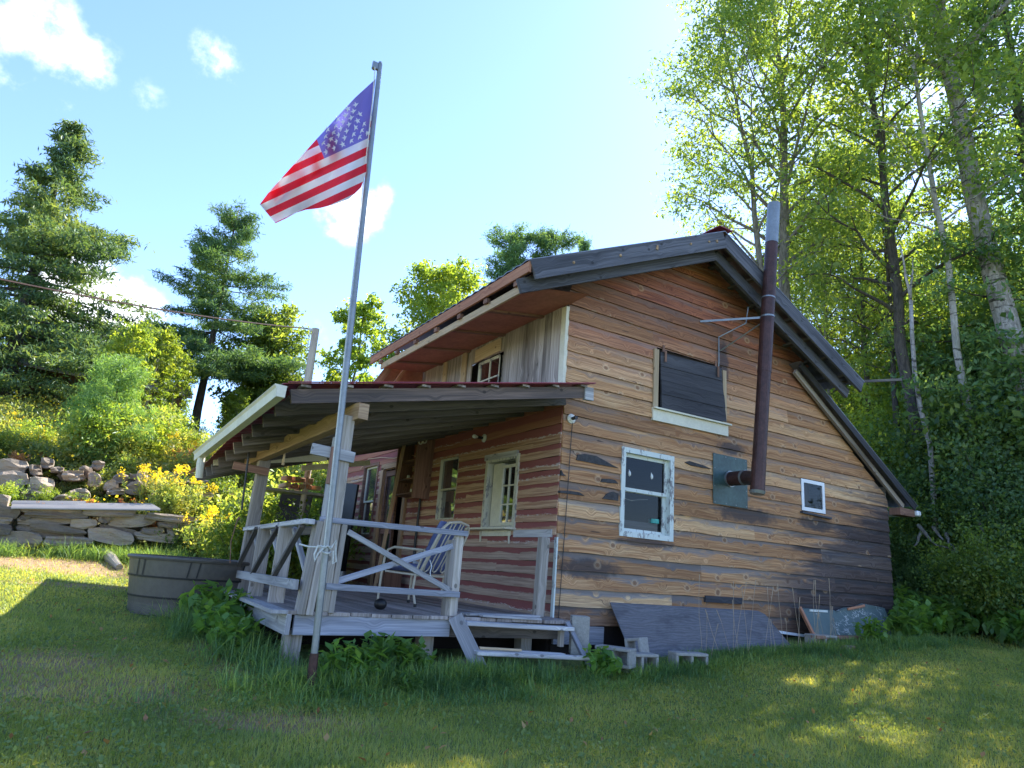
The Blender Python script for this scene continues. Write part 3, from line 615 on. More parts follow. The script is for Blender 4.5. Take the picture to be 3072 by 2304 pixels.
rectp((.9, 2.3, 0), (.9, 8.3, 0), (.9, 8.3, 2.45), (.9, 2.3, 2.45)); rectp((.1, 2.2, 2.5), (5, 2.2, 2.5), (3, 2.2, 4.8), (.1, 2.2, 4))
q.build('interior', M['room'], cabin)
# windows and door of the porch wall
wa, _ = window('window', pm, W1[0]+.03, W1[1]-.03, W1[2]+.02, W1[3]-.03, .06, .05, (1, 1), 'open casement window with cream frame', M['peelc'], sash=.0001)
q = MB(); ps = lambda s, z, o: (-o, s, z)
def addp(m, s0, za, s1, zb, o0, o1):
    c_ = [ps(s0, za, o1), ps(s1, za, o1), ps(s1, zb, o1), ps(s0, zb, o1)]; d = [ps(s0, za, o0), ps(s1, za, o0), ps(s1, zb, o0), ps(s0, zb, o0)]; r = random.random(); m.poly(c_[::-1], None, r)
    for i in range(4): j = (i+1) % 4; m.poly([c_[i], c_[j], d[j], d[i]], None, r)
# six-pane sash standing ajar in the left part of the opening
addp(q, .98, 1.03, 1.02, 1.84, -.04, .0); addp(q, 1.33, 1.03, 1.38, 1.84, -.04, .0); addp(q, 1.02, 1.03, 1.33, 1.075, -.04, 0); addp(q, 1.02, 1.80, 1.33, 1.84, -.04, 0)
addp(q, 1.165, 1.075, 1.185, 1.80, -.03, -.005); addp(q, 1.02, 1.30, 1.33, 1.32, -.03, -.006); addp(q, 1.02, 1.55, 1.33, 1.57, -.03, -.006)
q.build('open_sash', M['cream'], wa); q = MB(); q.poly([ps(1.0, 1.05, -.02), ps(1.35, 1.05, -.02), ps(1.35, 1.82, -.02), ps(1.0, 1.82, -.02)]); q.build('pane', M['glass'], wa)
q = MB(); addp(q, 1.40, 1.03, 1.62, 1.88, -.08, -.02); q.build('side_panel', M['cream'], wa)
q = MB(); q.box((-.10, 1.52, .985), (.17, 1.3, .022)); q.box((-.03, 1.35, .93), (.012, .75, .07)); q.beam((-.04, 1.0, .96), (-.03, 1.0, .80), .018, .018, (0, 1, 0)); q.beam((-.04, 1.75, .96), (-.03, 1.75, .82), .018, .018, (0, 1, 0)); q.build('shelf', M['cream'], wa)
q = MB(); q.beam((-.03, .93, 1.965), (-.03, 1.8, 1.975), .03, .08); q.build('lintel_board', M['grey'], wa)
window('window', pm, W2[0], W2[1], W2[2], W2[3], 0, .01, (1, 1), 'narrow window with insect screen', M['peelc'], glass=M['screen'], sash=.03, meet=1.62)
window('window', pm, W3[0]+.04, W3[1]-.04, W3[2]+.04, W3[3]-.04, .06, .02, (1, 1), 'double hung window beside the screen door', M['brown'], glass=M['screen'], sash=.035, meet=1.58, gm_=M['cream'])
q = MB()
for s in (4.55, 5.74): q.beam((-.03, s, 0), (-.03, s, 2.16), .06, .12, (0, 1, 0))
q.beam((-.03, 4.5, 2.18), (-.03, 5.8, 2.18), .06, .10); df = q.build('door_frame', M['tan'], cabin)
q = MB(); addp(q, 5.08, .02, 5.14, 2.1, -.05, 0); addp(q, 5.6, .02, 5.68, 2.1, -.05, 0); addp(q, 5.14, 2.0, 5.6, 2.1, -.05, 0); addp(q, 5.14, .02, 5.6, .15, -.05, 0); addp(q, 5.14, .95, 5.6, 1.03, -.05, 0); q.build('screen_door', M['brown'], df)
q = MB(); q.poly([ps(5.1, .1, -.03), ps(5.65, .1, -.03), ps(5.65, 2.05, -.03), ps(5.1, 2.05, -.03)]); q.build('door_screen', M['screen'], df)
uw, _ = window('window', pm, 1.65, 2.29, 2.62, 3.50, 0, 0, (2, 3), 'upper window of small panes half hidden by the porch roof', M['peelc'], sash=.035)
q = MB(); q.box((-.02, .48, .925), (.03, .84, .09)); q.build('ledger_board', M['grey'], cabin)
q = MB(); q.beam((-.02, -.035, -.1), (-.02, -.035, .88), .02, .05, (0, 1, 0)); q.build('corner_strip', M['peel'], cabin)
q = MB(); q.beam((-.27, -.12, 0), (-.25, -.12, .86), .11, .09, (0, 1, 0)); q.build('porch_post', M['post'], cabin, bevel=.005)
# ---------------- porch
q = MB(); x = -3.12
while x < -.08:
    w = random.uniform(.17, .22); q.beam((x+w/2, -.50+random.uniform(-.015, .015), -.018+random.uniform(-.003, .003)), (x+w/2, 7.4, -.018), w-.008, .034); x += w
dk = q.build('porch_floor', M['deck'], cabin, bevel=.003)
q = MB(); q.beam((-3.02, -.455, -.118), (-1.52, -.455, -.105), .045, .165); q.build('front_beam', M['greyblue'], dk, bevel=.004)
q = MB(); q.beam((-1.52, -.30, -.12), (-.05, -.30, -.12), .045, .17); q.build('front_beam', M['darkwood'], dk)
q = MB(); q.beam((-3.075, -.50, -.115), (-3.06, 3.2, -.09), .045, .17); q.build('side_beam', M['grey'], dk, bevel=.004)
q = MB(); q.beam((-3.16, -.5, -.012), (-3.14, 3.2, .005), .14, .03); q.build('edge_board', M['grey'], dk)
q = MB()
for x, y in ((-2.98, -.33), (-1.6, -.1), (-.3, .1), (-2.9, 1.6), (-2.9, 3.2)): q.box((x, y, -.34), (.14, .14, .35))
q.each('footing_post', M['post'], dk)
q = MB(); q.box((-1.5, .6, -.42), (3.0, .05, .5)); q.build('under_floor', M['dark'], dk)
# corner post at the pole: a doubled lower part and a thinner upper one
q = MB(); q.beam((-2.795, -.45, -.0), (-2.79, -.45, 1.76), .115, .115, (0, 1, 0)); q.build('porch_post', M['post'], cabin, bevel=.006)
q = MB(); q.beam((-2.985, -.47, -.03), (-2.93, -.47, .77), .06, .14, (0, 1, 0)); q.beam((-2.92, -.50, -.03), (-2.87, -.50, .79), .06, .13, (0, 1, 0)); q.beam((-2.72, -.46, -.01), (-2.70, -.46, .76), .05, .12, (0, 1, 0)); q.each('rail_post', M['post'], cabin, bevel=.005)
q = MB(); q.beam((-2.87, -.45, .77), (-2.86, -.45, 1.55), .06, .10, (0, 1, 0)); q.build('post_splice', M['grey'], cabin, bevel=.004)
q = MB(); q.beam((-3.10, -.50, 1.40), (-2.70, -.52, 1.37), .04, .10); q.build('cleat', M['grey'], cabin, bevel=.003)
q = MB(); q.box((-2.90, -.535, 1.27), (.06, .05, .34)); q.build('cleat', M['brown'], cabin, bevel=.003)
q = MB(); q.beam((-2.95, 2.25, -.0), (-2.93, 2.25, 1.58), .14, .13, (0, 1, 0)); q.build('porch_post', M['post'], cabin, bevel=.006)
q = MB(); q.beam((-3.30, 2.15, 1.45), (-2.88, 2.12, 1.42), .04, .09); q.build('cleat', M['brown'], cabin)
# live-edged beam along the eave
q = MB(); n = 40; A = Vector((-2.70, -.62, 1.80)); B = Vector((-3.02, 2.75, 1.60)); d = (B-A); sd = Vector((1, .1, 0)).normalized()*.05
def prof(f): return A+d*f, .075+.014*abs(math.sin(f*22))+.006*math.sin(f*61)
for i in range(n):
    (a, ha), (b, hb) = prof(i/n), prof((i+1)/n); zu = Vector((0, 0, 1)); u0, u1 = i/n*3.4, (i+1)/n*3.4
    for sg in (-1, 1): q.poly([a+sd*sg-zu*.075, b+sd*sg-zu*.075, b+sd*sg+zu*hb, a+sd*sg+zu*ha][::sg], [(u0, 0), (u1, 0), (u1, .15), (u0, .15)][::sg], .3)
    q.poly([a-sd+zu*ha, a+sd+zu*ha, b+sd+zu*hb, b-sd+zu*hb], [(u0, .2), (u0, .3), (u1, .3), (u1, .2)], .3); q.poly([a-sd-zu*.075, b-sd-zu*.075, b+sd-zu*.075, a+sd-zu*.075], [(u0, .4), (u1, .4), (u1, .5), (u0, .5)], .3)
a = A; q.poly([a-sd-Vector((0, 0, .075)), a+sd-Vector((0, 0, .075)), a+sd+Vector((0, 0, .075)), a-sd+Vector((0, 0, .075))], None, .3)
q.build('eave_beam', M['tan'], cabin)
# railings
def ypt(x, y, z): return (x, y, z)
q = MB(); q.beam((-2.93, -.50, .785), (-1.43, -.49, .79), .05, .052); rf = q.build('front_railing', M['greyblue'], cabin, bevel=.004)
q = MB(); q.beam((-2.80, -.515, .215), (-1.47, -.51, .205), .04, .055); q.build('lower_rail', M['greyblue'], rf, bevel=.003)
q = MB(); q.beam((-2.66, -.50, .70), (-1.56, -.50, .235), .03, .05); q.build('cross_brace', M['grey'], rf, bevel=.003)
q = MB(); q.beam((-2.74, -.47, .245), (-1.57, -.47, .66), .03, .055); q.build('cross_brace', M['greyblue'], rf, bevel=.003)
q = MB(); q.beam((-1.50, -.46, -.0), (-1.50, -.46, .765), .085, .045, (0, 1, 0)); q.beam((-1.565, -.43, .0), (-1.565, -.43, .72), .05, .10, (0, 1, 0)); q.build('end_post', M['post'], rf, bevel=.005)
q = MB(); q.beam((-3.03, -.55, .755), (-2.98, 2.35, .72), .09, .045); rs_ = q.build('side_railing', M['grey'], cabin, bevel=.004)
q = MB(); q.beam((-3.06, -.5, .215), (-3.03, 2.5, .19), .05, .085); q.build('lower_rail', M['grey'], rs_, bevel=.003)
q = MB(); q.beam((-2.86, -.4, .70), (-2.84, 2.3, .68), .04, .08); q.build('inner_rail', M['darkwood'], rs_, bevel=.003)
for y in (1.35, .42):
    q = MB(); q.beam((-3.0, y, -.01), (-3.0, y, .73), .05, .20, (0, 1, 0)) if False else q.beam((-2.98, y, -.01), (-2.98, y, .73), .15, .05, (0, 1, 0)); q.build('baluster_board', M['post'], rs_, bevel=.004)
for y0, y1 in ((2.2, 1.45), (1.30, .48), (.38, -.40)):
    q = MB(); q.beam((-3.05, y0, .24), (-3.05, y1, .72), .05, .035); q.build('cross_brace', M['darkwood'], rs_, bevel=.003)
    q = MB(); q.beam((-2.92, y0, .72), (-2.92, y1, .24), .05, .035); q.build('cross_brace', M['grey'], rs_, bevel=.003)
# porch roof
def ze(y): return 1.925-.092*(min(y, 3.2)+.5)
def zr(x, y): return 2.625+x/3.4*(2.625-ze(y))
q = MB(); nx, ny = 12, 57; Y0, Y1 = -.6, 5.1
for i in range(nx):
    for j in range(ny):
        xa, xb = -3.46+3.46*i/nx, -3.46+3.46*(i+1)/nx; ya, yb = Y0+(Y1-Y0)*j/ny, Y0+(Y1-Y0)*(j+1)/ny; ca, cb = .014*(j % 2), .014*((j+1) % 2)
        if i == nx-1: xb = -.0
        tp = [(xa, ya, zr(xa, ya)+ca), (xb, ya, zr(xb, ya)+ca), (xb, yb, zr(xb, yb)+cb), (xa, yb, zr(xa, yb)+cb)]; bt = [(x, y, z-.006) for x, y, z in tp]
        q.poly(tp, None, .5); q.poly(bt[::-1], None, .5)
        if j == 0: q.poly([tp[0], bt[0], bt[1], tp[1]], None, .5)
        if j == ny-1: q.poly([tp[2], bt[2], bt[3], tp[3]], None, .5)
        if i == 0: q.poly([tp[3], bt[3], bt[0], tp[0]], None, .5)
pr = q.build('porch_roof', M['redroof'], cabin, label='red metal roof over the porch')
q = MB(); q.beam((-3.42, Y0-.015, ze(Y0)+.002), (.0, Y0-.015, 2.627), .03, .008); q.build('edge_trim', M['redroof'], pr)
q = MB()
for i in range(9): x = -3.25+i*.39; q.beam((x, Y0+.02, zr(x, Y0)-.022), (x, Y1-.1, zr(x, Y1)-.022), .09, .022)
q.each('purlin', M['vert'], pr)
for i in range(12):
    y = Y0+.08+i*.47; q = MB(); xe = -3.38 if i else -3.36
    q.beam((xe, y, zr(xe, y)-.105), (-.02 if i else -.06, y, zr(0, y)-.105), .042, .13); q.build('rafter', M['darkwood'] if i else M['edge'], pr)
    if i == 0: q = MB(); q.beam((-.10, y-.02, 2.50), (.02, y-.02, 2.505), .05, .15); q.build('rafter_block', M['grey'], pr)
g = MB(); ga = Vector((-3.46, Y0-.02, 1.84)); gb = Vector((-3.60, 3.0, 1.585))
def gut(f): return ga+(gb-ga)*f
pf = [(.05, .055), (.035, .055), (.03, -.05), (-.045, -.05), (-.055, .03), (-.075, .05), (-.07, .06), (-.05, .035), (-.04, -.04), (.025, -.04)]
for i in range(10):
    a, b = gut(i/10), gut((i+1)/10)
    for k in range(len(pf)-1): g.poly([a+Vector((pf[k][0], 0, pf[k][1])), a+Vector((pf[k+1][0], 0, pf[k+1][1])), b+Vector((pf[k+1][0], 0, pf[k+1][1])), b+Vector((pf[k][0], 0, pf[k][1]))], None, .5)
a = gut(0); g.poly([a+Vector((x, -.002, z)) for x, z in pf[:7]][::-1], None, .5); g.poly([gut(1)+Vector((x, 0, z)) for x, z in pf[:7]], None, .5)
gu = g.build('gutter', M['cream'], pr, label='cream gutter sagging towards its downspout')
g = MB(); a = gut(.93); g.tube([a+Vector((0, 0, -.04)), a+Vector((0, 0, -.12)), a+Vector((.015, .01, -.30))], [.042, .048, .045], 12); g.build('downspout', M['cream'], gu)
g = MB(); a = on(640, 1385, 1, 3.15); b = on(980, 1372, 1, 3.15); g.beam(tuple(a), tuple(b), .03, .10); g.build('trim_board', M['cream'], pr)
g = MB(); a = on(905, 1405, 1, 4.9); b = on(1110, 1388, 1, 4.9); g.beam(tuple(a), tuple(b), .03, .09); g.build('trim_board', M['cream'], pr)
# bits screwed to the porch wall
g = MB(); g.beam((-.16, 3.62, 1.48), (-.16, 3.62, 2.5), .30, .04, (0, 1, 0)); g.build('side_board', M['brown'], cabin)
g = MB(); g.box((-.16, 4.42, 2.03), (.30, .03, .98)); 
for z in (1.56, 1.80, 2.10): g.box((-.16, 4.03, z), (.28, .78, .025))
wsf = g.build('wall_shelf', M['brown'], cabin); g = MB(); g.box((-.02, 4.0, 2.05), (.02, .32, .9)); g.build('back_panel', M['cream'], wsf)
for y in (3.45, 3.3): g = MB(); g.tube([(-.3, y, 2.52), (-.3, y, 2.36), (-.31, y, 2.33), (-.34, y, 2.32), (-.36, y, 2.34), (-.36, y, 2.37)], .012, 6); g.build('hook', M['cream'], cabin)
g = MB(); g.tube([(-.05, 4.05, 2.2), (-.05, 4.6, 2.32), (-.05, 5.2, 2.30), (-.06, 5.9, 2.38), (-.05, 6.6, 2.42), (-.05, 7.0, 2.25)], .008, 5); g.build('wire', M['pale'], cabin)
g = MB(); g.tube([(-.05, 3.85, .3), (-.05, 3.88, .8), (-.05, 3.86, 1.5)], .02, 6); g.build('conduit', M['black'], cabin)
# ================================================ OBJECTS
def hit(px, py):
    d = rayd(px, py); tt = np.arange(.5, 60, .01); P = EYE+tt[:, None]*d; k = np.argmax(P[:, 2] < gz(P[:, 0], P[:, 1])); return Vector(P[k])
# ---- flagpole
b = hit(930, 2083); tp = on(1140, 195, 1, float(b.y)); base = Vector((b.x, b.y, gzf(b.x, b.y)-.05)); top = Vector([float(v) for v in tp])
fp = thing('flagpole', 'tall galvanised steel flagpole standing in the grass before the porch corner', 'flagpole', base)
dd = (top-base).normalized(); FL = (top-base).length
q = MB(); q.tube([base+dd*.32, top-dd*2.4], .027, 14); q.build('pole', M['galv'], fp, smooth=False)
q = MB(); q.tube([top-dd*2.42, top-dd*2.38, top-dd*2.36, top-dd*.05, top], [.027, .026, .024, .022, .02], 14); q.build('upper_pole', M['galv'], fp)
q = MB(); q.tube([base, base+dd*.34], [.036, .034], 12); q.build('ground_sleeve', M['rust'], fp)
q = MB(); q.box(top+Vector((-.045, 0, -.03)), (.05, .03, .07)); q.tube([top+Vector((-.05, -.02, -.05)), top+Vector((-.05, .02, -.05))], .022, 10); q.tube([top+Vector((0, 0, 0)), top+Vector((0, 0, .03))], [.022, .016], 10); q.build('pulley', M['galv'], fp)
q = MB(); kn = base+dd*1.12; o = Vector((-.0, -.035, 0))
q.tube([top+Vector((-.05, -.02, -.06)), top-dd*.4+Vector((-.042, -.03, 0)), top-dd*2.5+Vector((-.04, -.034, 0)), kn+Vector((-.03, -.04, 0))], .0045, 5)
def loop(pts, r=.007): q.tube(pts, r, 6)
loop([kn+Vector((.035*math.cos(a), .035*math.sin(a), .012*math.sin(a*3))) for a in np.linspace(0, 6.2, 16)])
loop([kn+Vector((.036*math.cos(a), .036*math.sin(a), -.025+.02*math.sin(a))) for a in np.linspace(0, 6.2, 16)])
loop([kn+Vector(v) for v in ((-.03, -.04, 0), (-.08, -.045, .01), (-.10, -.045, -.06), (-.09, -.045, -.11), (-.07, -.045, -.05), (-.035, -.045, -.01))])
loop([kn+Vector(v) for v in ((.03, -.035, 0), (.06, -.03, .06), (.07, -.03, -.03), (.085, -.03, -.10), (.06, -.03, -.12), (.05, -.035, -.02))])
loop([kn+Vector(v) for v in ((-.035, 0, 0), (-.12, .05, -.005), (-.18, .12, .01))])
q.build('halyard', plain('white_rope', (.55, .55, .50), .8, 0, 60, .2, .3), fp)
# ---- flag
FY = float(b.y)-.0
FN = np.array([.55, .835, 0.]); FN /= np.linalg.norm(FN)
def onp(px, py, y):                        # a point of the hanging cloth: its plane turns about the pole, off it by the folds
    d = rayd(px, py); P0 = np.array([float(top.x), float(top.y), 0.]); return EYE+d*((np.dot(FN, P0-EYE)+(y-FY))/np.dot(FN, d))
def fpx(X, Y): return 700+X*.3616, 150+Y*.3617
def flag_uv(X, Y):
    line = 735+(1110-X)*.465; e = line-Y
    v = .4615+(e*.00117 if e > 0 else e*.00113)
    u = .4-(X-(755-(900-Y)*.4))/480*.4
    return u, v
def interp(T, a):
    for (a0, x0, y0), (a1, x1, y1) in zip(T, T[1:]):
        if a <= a1: f = (a-a0)/(a1-a0); return x0+(x1-x0)*f, y0+(y1-y0)*f
    return T[-1][1:]
UP = [(0, 1180, 240), (.18, 1010, 395), (.5, 690, 740), (.75, 470, 985), (.92, 290, 1185), (1, 220, 1280)]
LO = [(0, 1100, 900), (.06, 1105, 1010), (.16, 1060, 1140), (.28, 960, 1235), (.42, 820, 1285), (.52, 715, 1312), (.64, 600, 1325), (.74, 520, 1350), (.86, 430, 1400), (1, 350, 1437)]
def flag_grid(na, nb, wave, yo=0., A0=0., A1=1., B0=0., B1=1.):
    V = []; UVv = []
    for i in range(na+1):
        a = A0+(A1-A0)*i/na; ux, uy = interp(UP, a); lx, ly = interp(LO, a)
        for j in range(nb+1):
            f = B0+(B1-B0)*j/nb; X = ux+(lx-ux)*f; Y = uy+(ly-uy)*f
            px, py = fpx(X, Y); y = FY-.03-wave(a, f, X, Y)+yo; P = onp(px, py, y); V.append(P); UVv.append(flag_uv(X, Y))
    F = []; 
    for i in range(na):
        for j in range(nb): k = i*(nb+1)+j; F.append((k, k+1, k+nb+2, k+nb+1))
    return np.array(V), F, UVv
wv = lambda a, f, X, Y: .13*a*math.sin(a*6+f*3)+.045*math.sin((X*.9+Y*.45)*.022+f)*min(1, a*3)+.06*a
V_, F_, U_ = flag_grid(70, 50, wv)
fc = NT('flag_cloth', .7); u = fc.xyz(fc.uv()); vs = fc.math('MULTIPLY', u[1], 13.)
stripe = fc.math('GREATER_THAN', fc.math('MODULO', fc.math('ADD', vs, 26.), 2.), 1.0)
red_ = fc.mix(stripe, (.80, .04, .06), (.80, .78, .76)); can = fc.math('MULTIPLY', fc.math('GREATER_THAN', u[1], .4615), fc.math('LESS_THAN', u[0], .4))
fc.t.nodes.remove(fc.b)
inv = fc.math('LESS_THAN', fc.math('MODULO', fc.math('ADD', vs, 26.), 2.), 1.0)
red_ = fc.mix(inv, (.92, .90, .88), (.88, .05, .08)); cc_ = fc.mix(can, red_, (.26, .23, .62))
dn = fc.n('BsdfDiffuse', {'Color': cc_}); tn = fc.n('BsdfTranslucent', {'Color': cc_}); mx = fc.n('MixShader', {0: .85, 1: dn.outputs[0], 2: tn.outputs[0]}); fc.t.links.new(mx.outputs[0], fc.out.inputs[0])
flag = thing('flag', 'backlit American flag with a frayed lower edge drooping from the flagpole', 'flag', top)
uvl = [U_[i] for f in F_ for i in f]
fo_ = nmesh('cloth', V_, F_, fc.m, flag, uv=uvl); fo_.data.polygons.foreach_set('use_smooth', [True]*len(F_))
# the doubled-over part behind
V2, F2, U2 = flag_grid(30, 24, wv, .05, .30, .98, .02, .52); uv2 = [(U2[i][1]*1.1+.1, U2[i][0]*-.9+.62) for f in F2 for i in f]; uv2 = [(u_+.45, v_) for u_, v_ in uv2]
fb = nmesh('folded_back_cloth', V2, F2, fc.m, flag, uv=uv2); fb.data.polygons.foreach_set('use_smooth', [True]*len(F2))
# strip beside the pole, standing edge-on
V3 = []; U3 = []; F3 = []
for j in range(31):
    f = j/30; 
    for X in (1, 0):
        xx = (1170-52*f)+(-38 if X == 0 else 0)*min(1, f*2.2); yy = 300+600*f; px, py = fpx(xx, yy); V3.append(onp(px, py, FY+.01)); U3.append((.9, .95-f*.86 if f > .0 else 1))
for j in range(30): F3.append((2*j, 2*j+1, 2*j+3, 2*j+2))
cst = nmesh('hoist_edge', V3, F3, fc.m, flag, uv=[(((.2 if U3[i][1] > .58 else .9)), U3[i][1]) for f in F3 for i in f])
# stars
sm_ = NT('star_white', .7); sm_.t.nodes.remove(sm_.b); dn = sm_.n('BsdfDiffuse', {'Color': (.85, .85, .85)}); tn = sm_.n('BsdfTranslucent', {'Color': (.9, .9, .88)}); mx = sm_.n('MixShader', {0: .5, 1: dn.outputs[0], 2: tn.outputs[0]}); sm_.t.links.new(mx.outputs[0], sm_.out.inputs[0])
q = MB()
def inv_uv(u_, v_):
    X, Y = 900., 600.
    for _ in range(40):
        uu, vv = flag_uv(X, Y); X += (uu-u_)*1200*.8; line = 735+(1110-X)*.465; Y = line-(v_-.4615)/.00117
    return X, Y
for rr_ in range(9):
    for cc2 in range(6 if rr_ % 2 == 0 else 5):
        u_ = .4*(cc2*2+1+(rr_ % 2))/12; v_ = 1-.5385*(rr_+1)/10; X, Y = inv_uv(u_, v_)
        # inside the visible cloth?
        ux = None
        for a in np.linspace(0, 1, 200):
            x0, y0 = interp(UP, a); x1, y1 = interp(LO, a); f = (Y-y0)/(y1-y0) if y1 != y0 else 0
            if 0.02 < f < 1 and abs(x0+(x1-x0)*f-X) < 9: ux = (a, f); break
        if ux is None: continue
        y = FY-.03-wv(ux[0], ux[1], X, Y)
        for sg in (-.004, .004):
            pts = []
            for k in range(10):
                an = PI/2+k*PI/5+.35; rd = (29 if k % 2 == 0 else 11.5); px, py = fpx(X+rd*math.cos(an), Y-rd*math.sin(an)); pts.append(onp(px, py, y+sg))
            q.poly(pts)
q.build('star', sm_.m, flag)['kind'] = 'stuff'
# ---- steps
st_ = thing('porch_steps', 'two broken wooden steps leaning against the porch edge', 'steps', (-.8, -.7, -.4))
q = MB(); q.beam((-1.50, -.53, .0), (-1.36, -.95, -.50), .14, .045, (0, .8, .6)); q.build('stringer', M['grey'], st_, bevel=.005)
q = MB(); q.beam((-.16, -.52, -.02), (-.10, -.85, -.42), .045, .06, (0, .8, .6)); q.build('stringer', M['greyblue'], st_, bevel=.005)
q = MB(); q.beam((-1.42, -.56, -.05), (-.14, -.56, -.075), .14, .04); q.build('tread', M['grey'], st_, bevel=.006)
q = MB()
for k, (x0, x1) in enumerate([(-1.40, -.35), (-1.42, -.02)]): q.beam((x0, -.74-.10*k, -.27-.015*k), (x1, -.74-.10*k, -.315-.015*k), .09, .04)
q.build('tread', M['grey'], st_, bevel=.008)
q = MB(); q.beam((-1.36, -.80, -.245), (-.9, -.80, -.262), .03, .018); q.build('rotten_edge', M['pale'], st_)
q = MB(); q.beam((-.22, -.50, -.10), (-.22, -.50, -.26), .05, .05, (0, 1, 0)); q.build('cleat', M['post'], st_)
for p0, p1, w in (((-1.35, -.40, .022), (-.42, -.33, .02), .12), ((-1.2, -.49, .018), (-.5, -.50, .005), .08)):
    q = MB(); q.beam(p0, p1, w, .022); lb = q.build('loose_plank', M['grey'], None, bevel=.004); tag(lb, 'grey loose plank lying at the head of the steps, '+('against the porch floor' if w > .1 else 'nearest the top tread'), 'plank', 'loose planks at the head of the steps')
# ---- stock tank
tc = far(575, 9.6, 1750); TX, TY = float(tc[0]), float(tc[1]); TZ = gzf(TX, TY)-.02
tank = thing('stock_tank', 'round dark grey plastic stock tank on the lawn behind the porch rail', 'tank', (TX, TY, TZ))
tm = plain('grey_brown_tank_plastic', (.095, .085, .072), .5, 0, 3, .18, .06)
def lathe(name, prof, par, mat, n=72, c=(TX, TY, TZ)):
    q = MB()
    for k in range(len(prof)-1):
        for i in range(n):
            a, b_ = 2*PI*i/n, 2*PI*(i+1)/n; (r0, z0), (r1, z1) = prof[k], prof[k+1]
            P = lambda r, z, an: (c[0]+r*math.cos(an), c[1]+r*math.sin(an), c[2]+z)
            q.poly([P(r0, z0, a), P(r0, z0, b_), P(r1, z1, b_), P(r1, z1, a)], [(i, 0), (i+1, 0), (i+1, 1), (i, 1)], .5)
    return q.build(name, mat, par)
tb = lathe('tank_wall', [(.64, 0), (.655, .19), (.668, .205), (.69, .41), (.70, .425), (.722, .615), (.70, .62), (.665, .2), (.63, .03), (0, .03)], tank, tm)
lathe('rim', [(.70, .612), (.72, .600), (.742, .604), (.752, .625), (.742, .642), (.71, .646), (.695, .63)], tank, tm)
gm_ = plain('dark_moulded_seam', (.02, .02, .02), .6)
q = MB()
for zz, r in ((.195, .672), (.415, .706)):
    q.k.append(len(q.f))
    for i in range(48):
        a, b_ = 2*PI*i/48, 2*PI*(i+1)/48; q.poly([(TX+r*math.cos(v)*s2, TY+r*math.sin(v)*s2, TZ+zz+h) for v, h, s2 in ((a, -.009, .997), (b_, -.009, .997), (b_, .012, 1.004), (a, .012, 1.004))])
for i in range(7):
    for (z0, z1, r0, r1, of) in ((.43, .60, .708, .726, 0), (.43, .60, .708, .726, .14)) + (((.0, .185, .648, .662, .1),) if i % 2 else ()):
        a = 2*PI*i/7+of; w = .012; q.k.append(len(q.f)); q.poly([(TX+r*math.cos(v), TY+r*math.sin(v), TZ+z) for v, r, z in ((a-w, r0, z0), (a+w, r0, z0), (a+w+.03, r1, z1), (a-w+.03, r1, z1))])
q.each('seam', gm_, tank)
# ---- garden chair, local frame: +y forward
cz = math.radians(29); ch = thing('garden_chair', 'cream tube garden chair with a blue striped cushion on the porch', 'chair', (-1.24, .97, 0), rz=cz)
cm_ = plain('cream_tube_enamel', (.50, .45, .34), .4, 0, 6, .1, .05)
cu = NT('blue_cushion', .85); cu.col(cu.mix(cu.mapr(cu.noise(cu.obj(), 6., 3.), .4, .6), (.09, .115, .24), (.13, .16, .31))); cu.bump(cu.noise(cu.obj(), 90.), .2, .004)
def CL(name, q, mat, bevel=0, smooth=False):
    o = q.build(name, mat, None, bevel=bevel, smooth=smooth); o.parent = ch; return o
for sx in (-.29, .29):
    q = MB(); q.tube([(sx, .34, 0), (sx, .33, .30), (sx, .31, .50), (sx, .27, .60), (sx, .18, .635), (sx, -.22, .62)], .014, 8); CL('front_leg', q, cm_)
    q = MB(); q.tube([(sx*.98, -.20, 0), (sx*.98, -.14, .20), (sx*.98, -.16, .38), (sx*.98, -.26, .62)], .014, 8); CL('rear_leg', q, cm_)
    for y in (.34, -.20): q = MB(); q.tube([(sx, y, -.0), (sx, y, .035)], .018, 8); CL('rubber_foot', q, M['black'])
q = MB(); q.tube([(-.28, .28, .36), (.28, .28, .36), (.28, -.2, .34), (-.28, -.2, .34), (-.28, .28, .36)], .012, 8); CL('seat_frame', q, cm_)
bk = lambda s, t: (s, -.20-.30*t, .34+.62*t)
pts = [bk(-.28, 0), bk(-.285, .5), bk(-.27, .85), bk(-.2, .97), bk(0, 1.01), bk(.2, .97), bk(.27, .85), bk(.285, .5), bk(.28, 0)]
q = MB(); q.tube(pts, .016, 8); CL('back_frame', q, cm_)
for s0 in (-.20, -.03, .13):
    q = MB(); q.tube([bk(s0-.03, .98), bk(s0-.045, .5), bk(s0-.055, .18), bk(s0-.035, .09), bk(s0+.0, .07), bk(s0+.035, .10), bk(s0+.05, .2), bk(s0+.06, .55), bk(s0+.07, .98)], .008, 6); CL('back_spring', q, cm_)
def pillow(w, l, t, f):
    n, m = 14, 16; Vp = []; 
    for side in (1, -1):
        for i in range(n+1):
            for j in range(m+1):
                a, b_ = i/n*2-1, j/m*2-1; ed = (1-a**8)*(1-b_**8); quilt = .8+.2*abs(math.sin(b_*PI*2))
                Vp.append(f(a*w/2, b_*l/2, side*t/2*max(ed, .0)**.5*quilt))
    Fp = []; K = (n+1)*(m+1)
    for side in (0, 1):
        for i in range(n):
            for j in range(m): k = side*K+i*(m+1)+j; ff = (k, k+1, k+m+2, k+m+1); Fp.append(ff if side else ff[::-1])
    return Vp, Fp
def cush(name, w, l, t, f):
    Vp, Fp = pillow(w, l, t, f); o = nmesh(name, np.array(Vp), Fp, cu.m, None); o.data.polygons.foreach_set('use_smooth', [True]*len(Fp)); o.parent = ch; return o
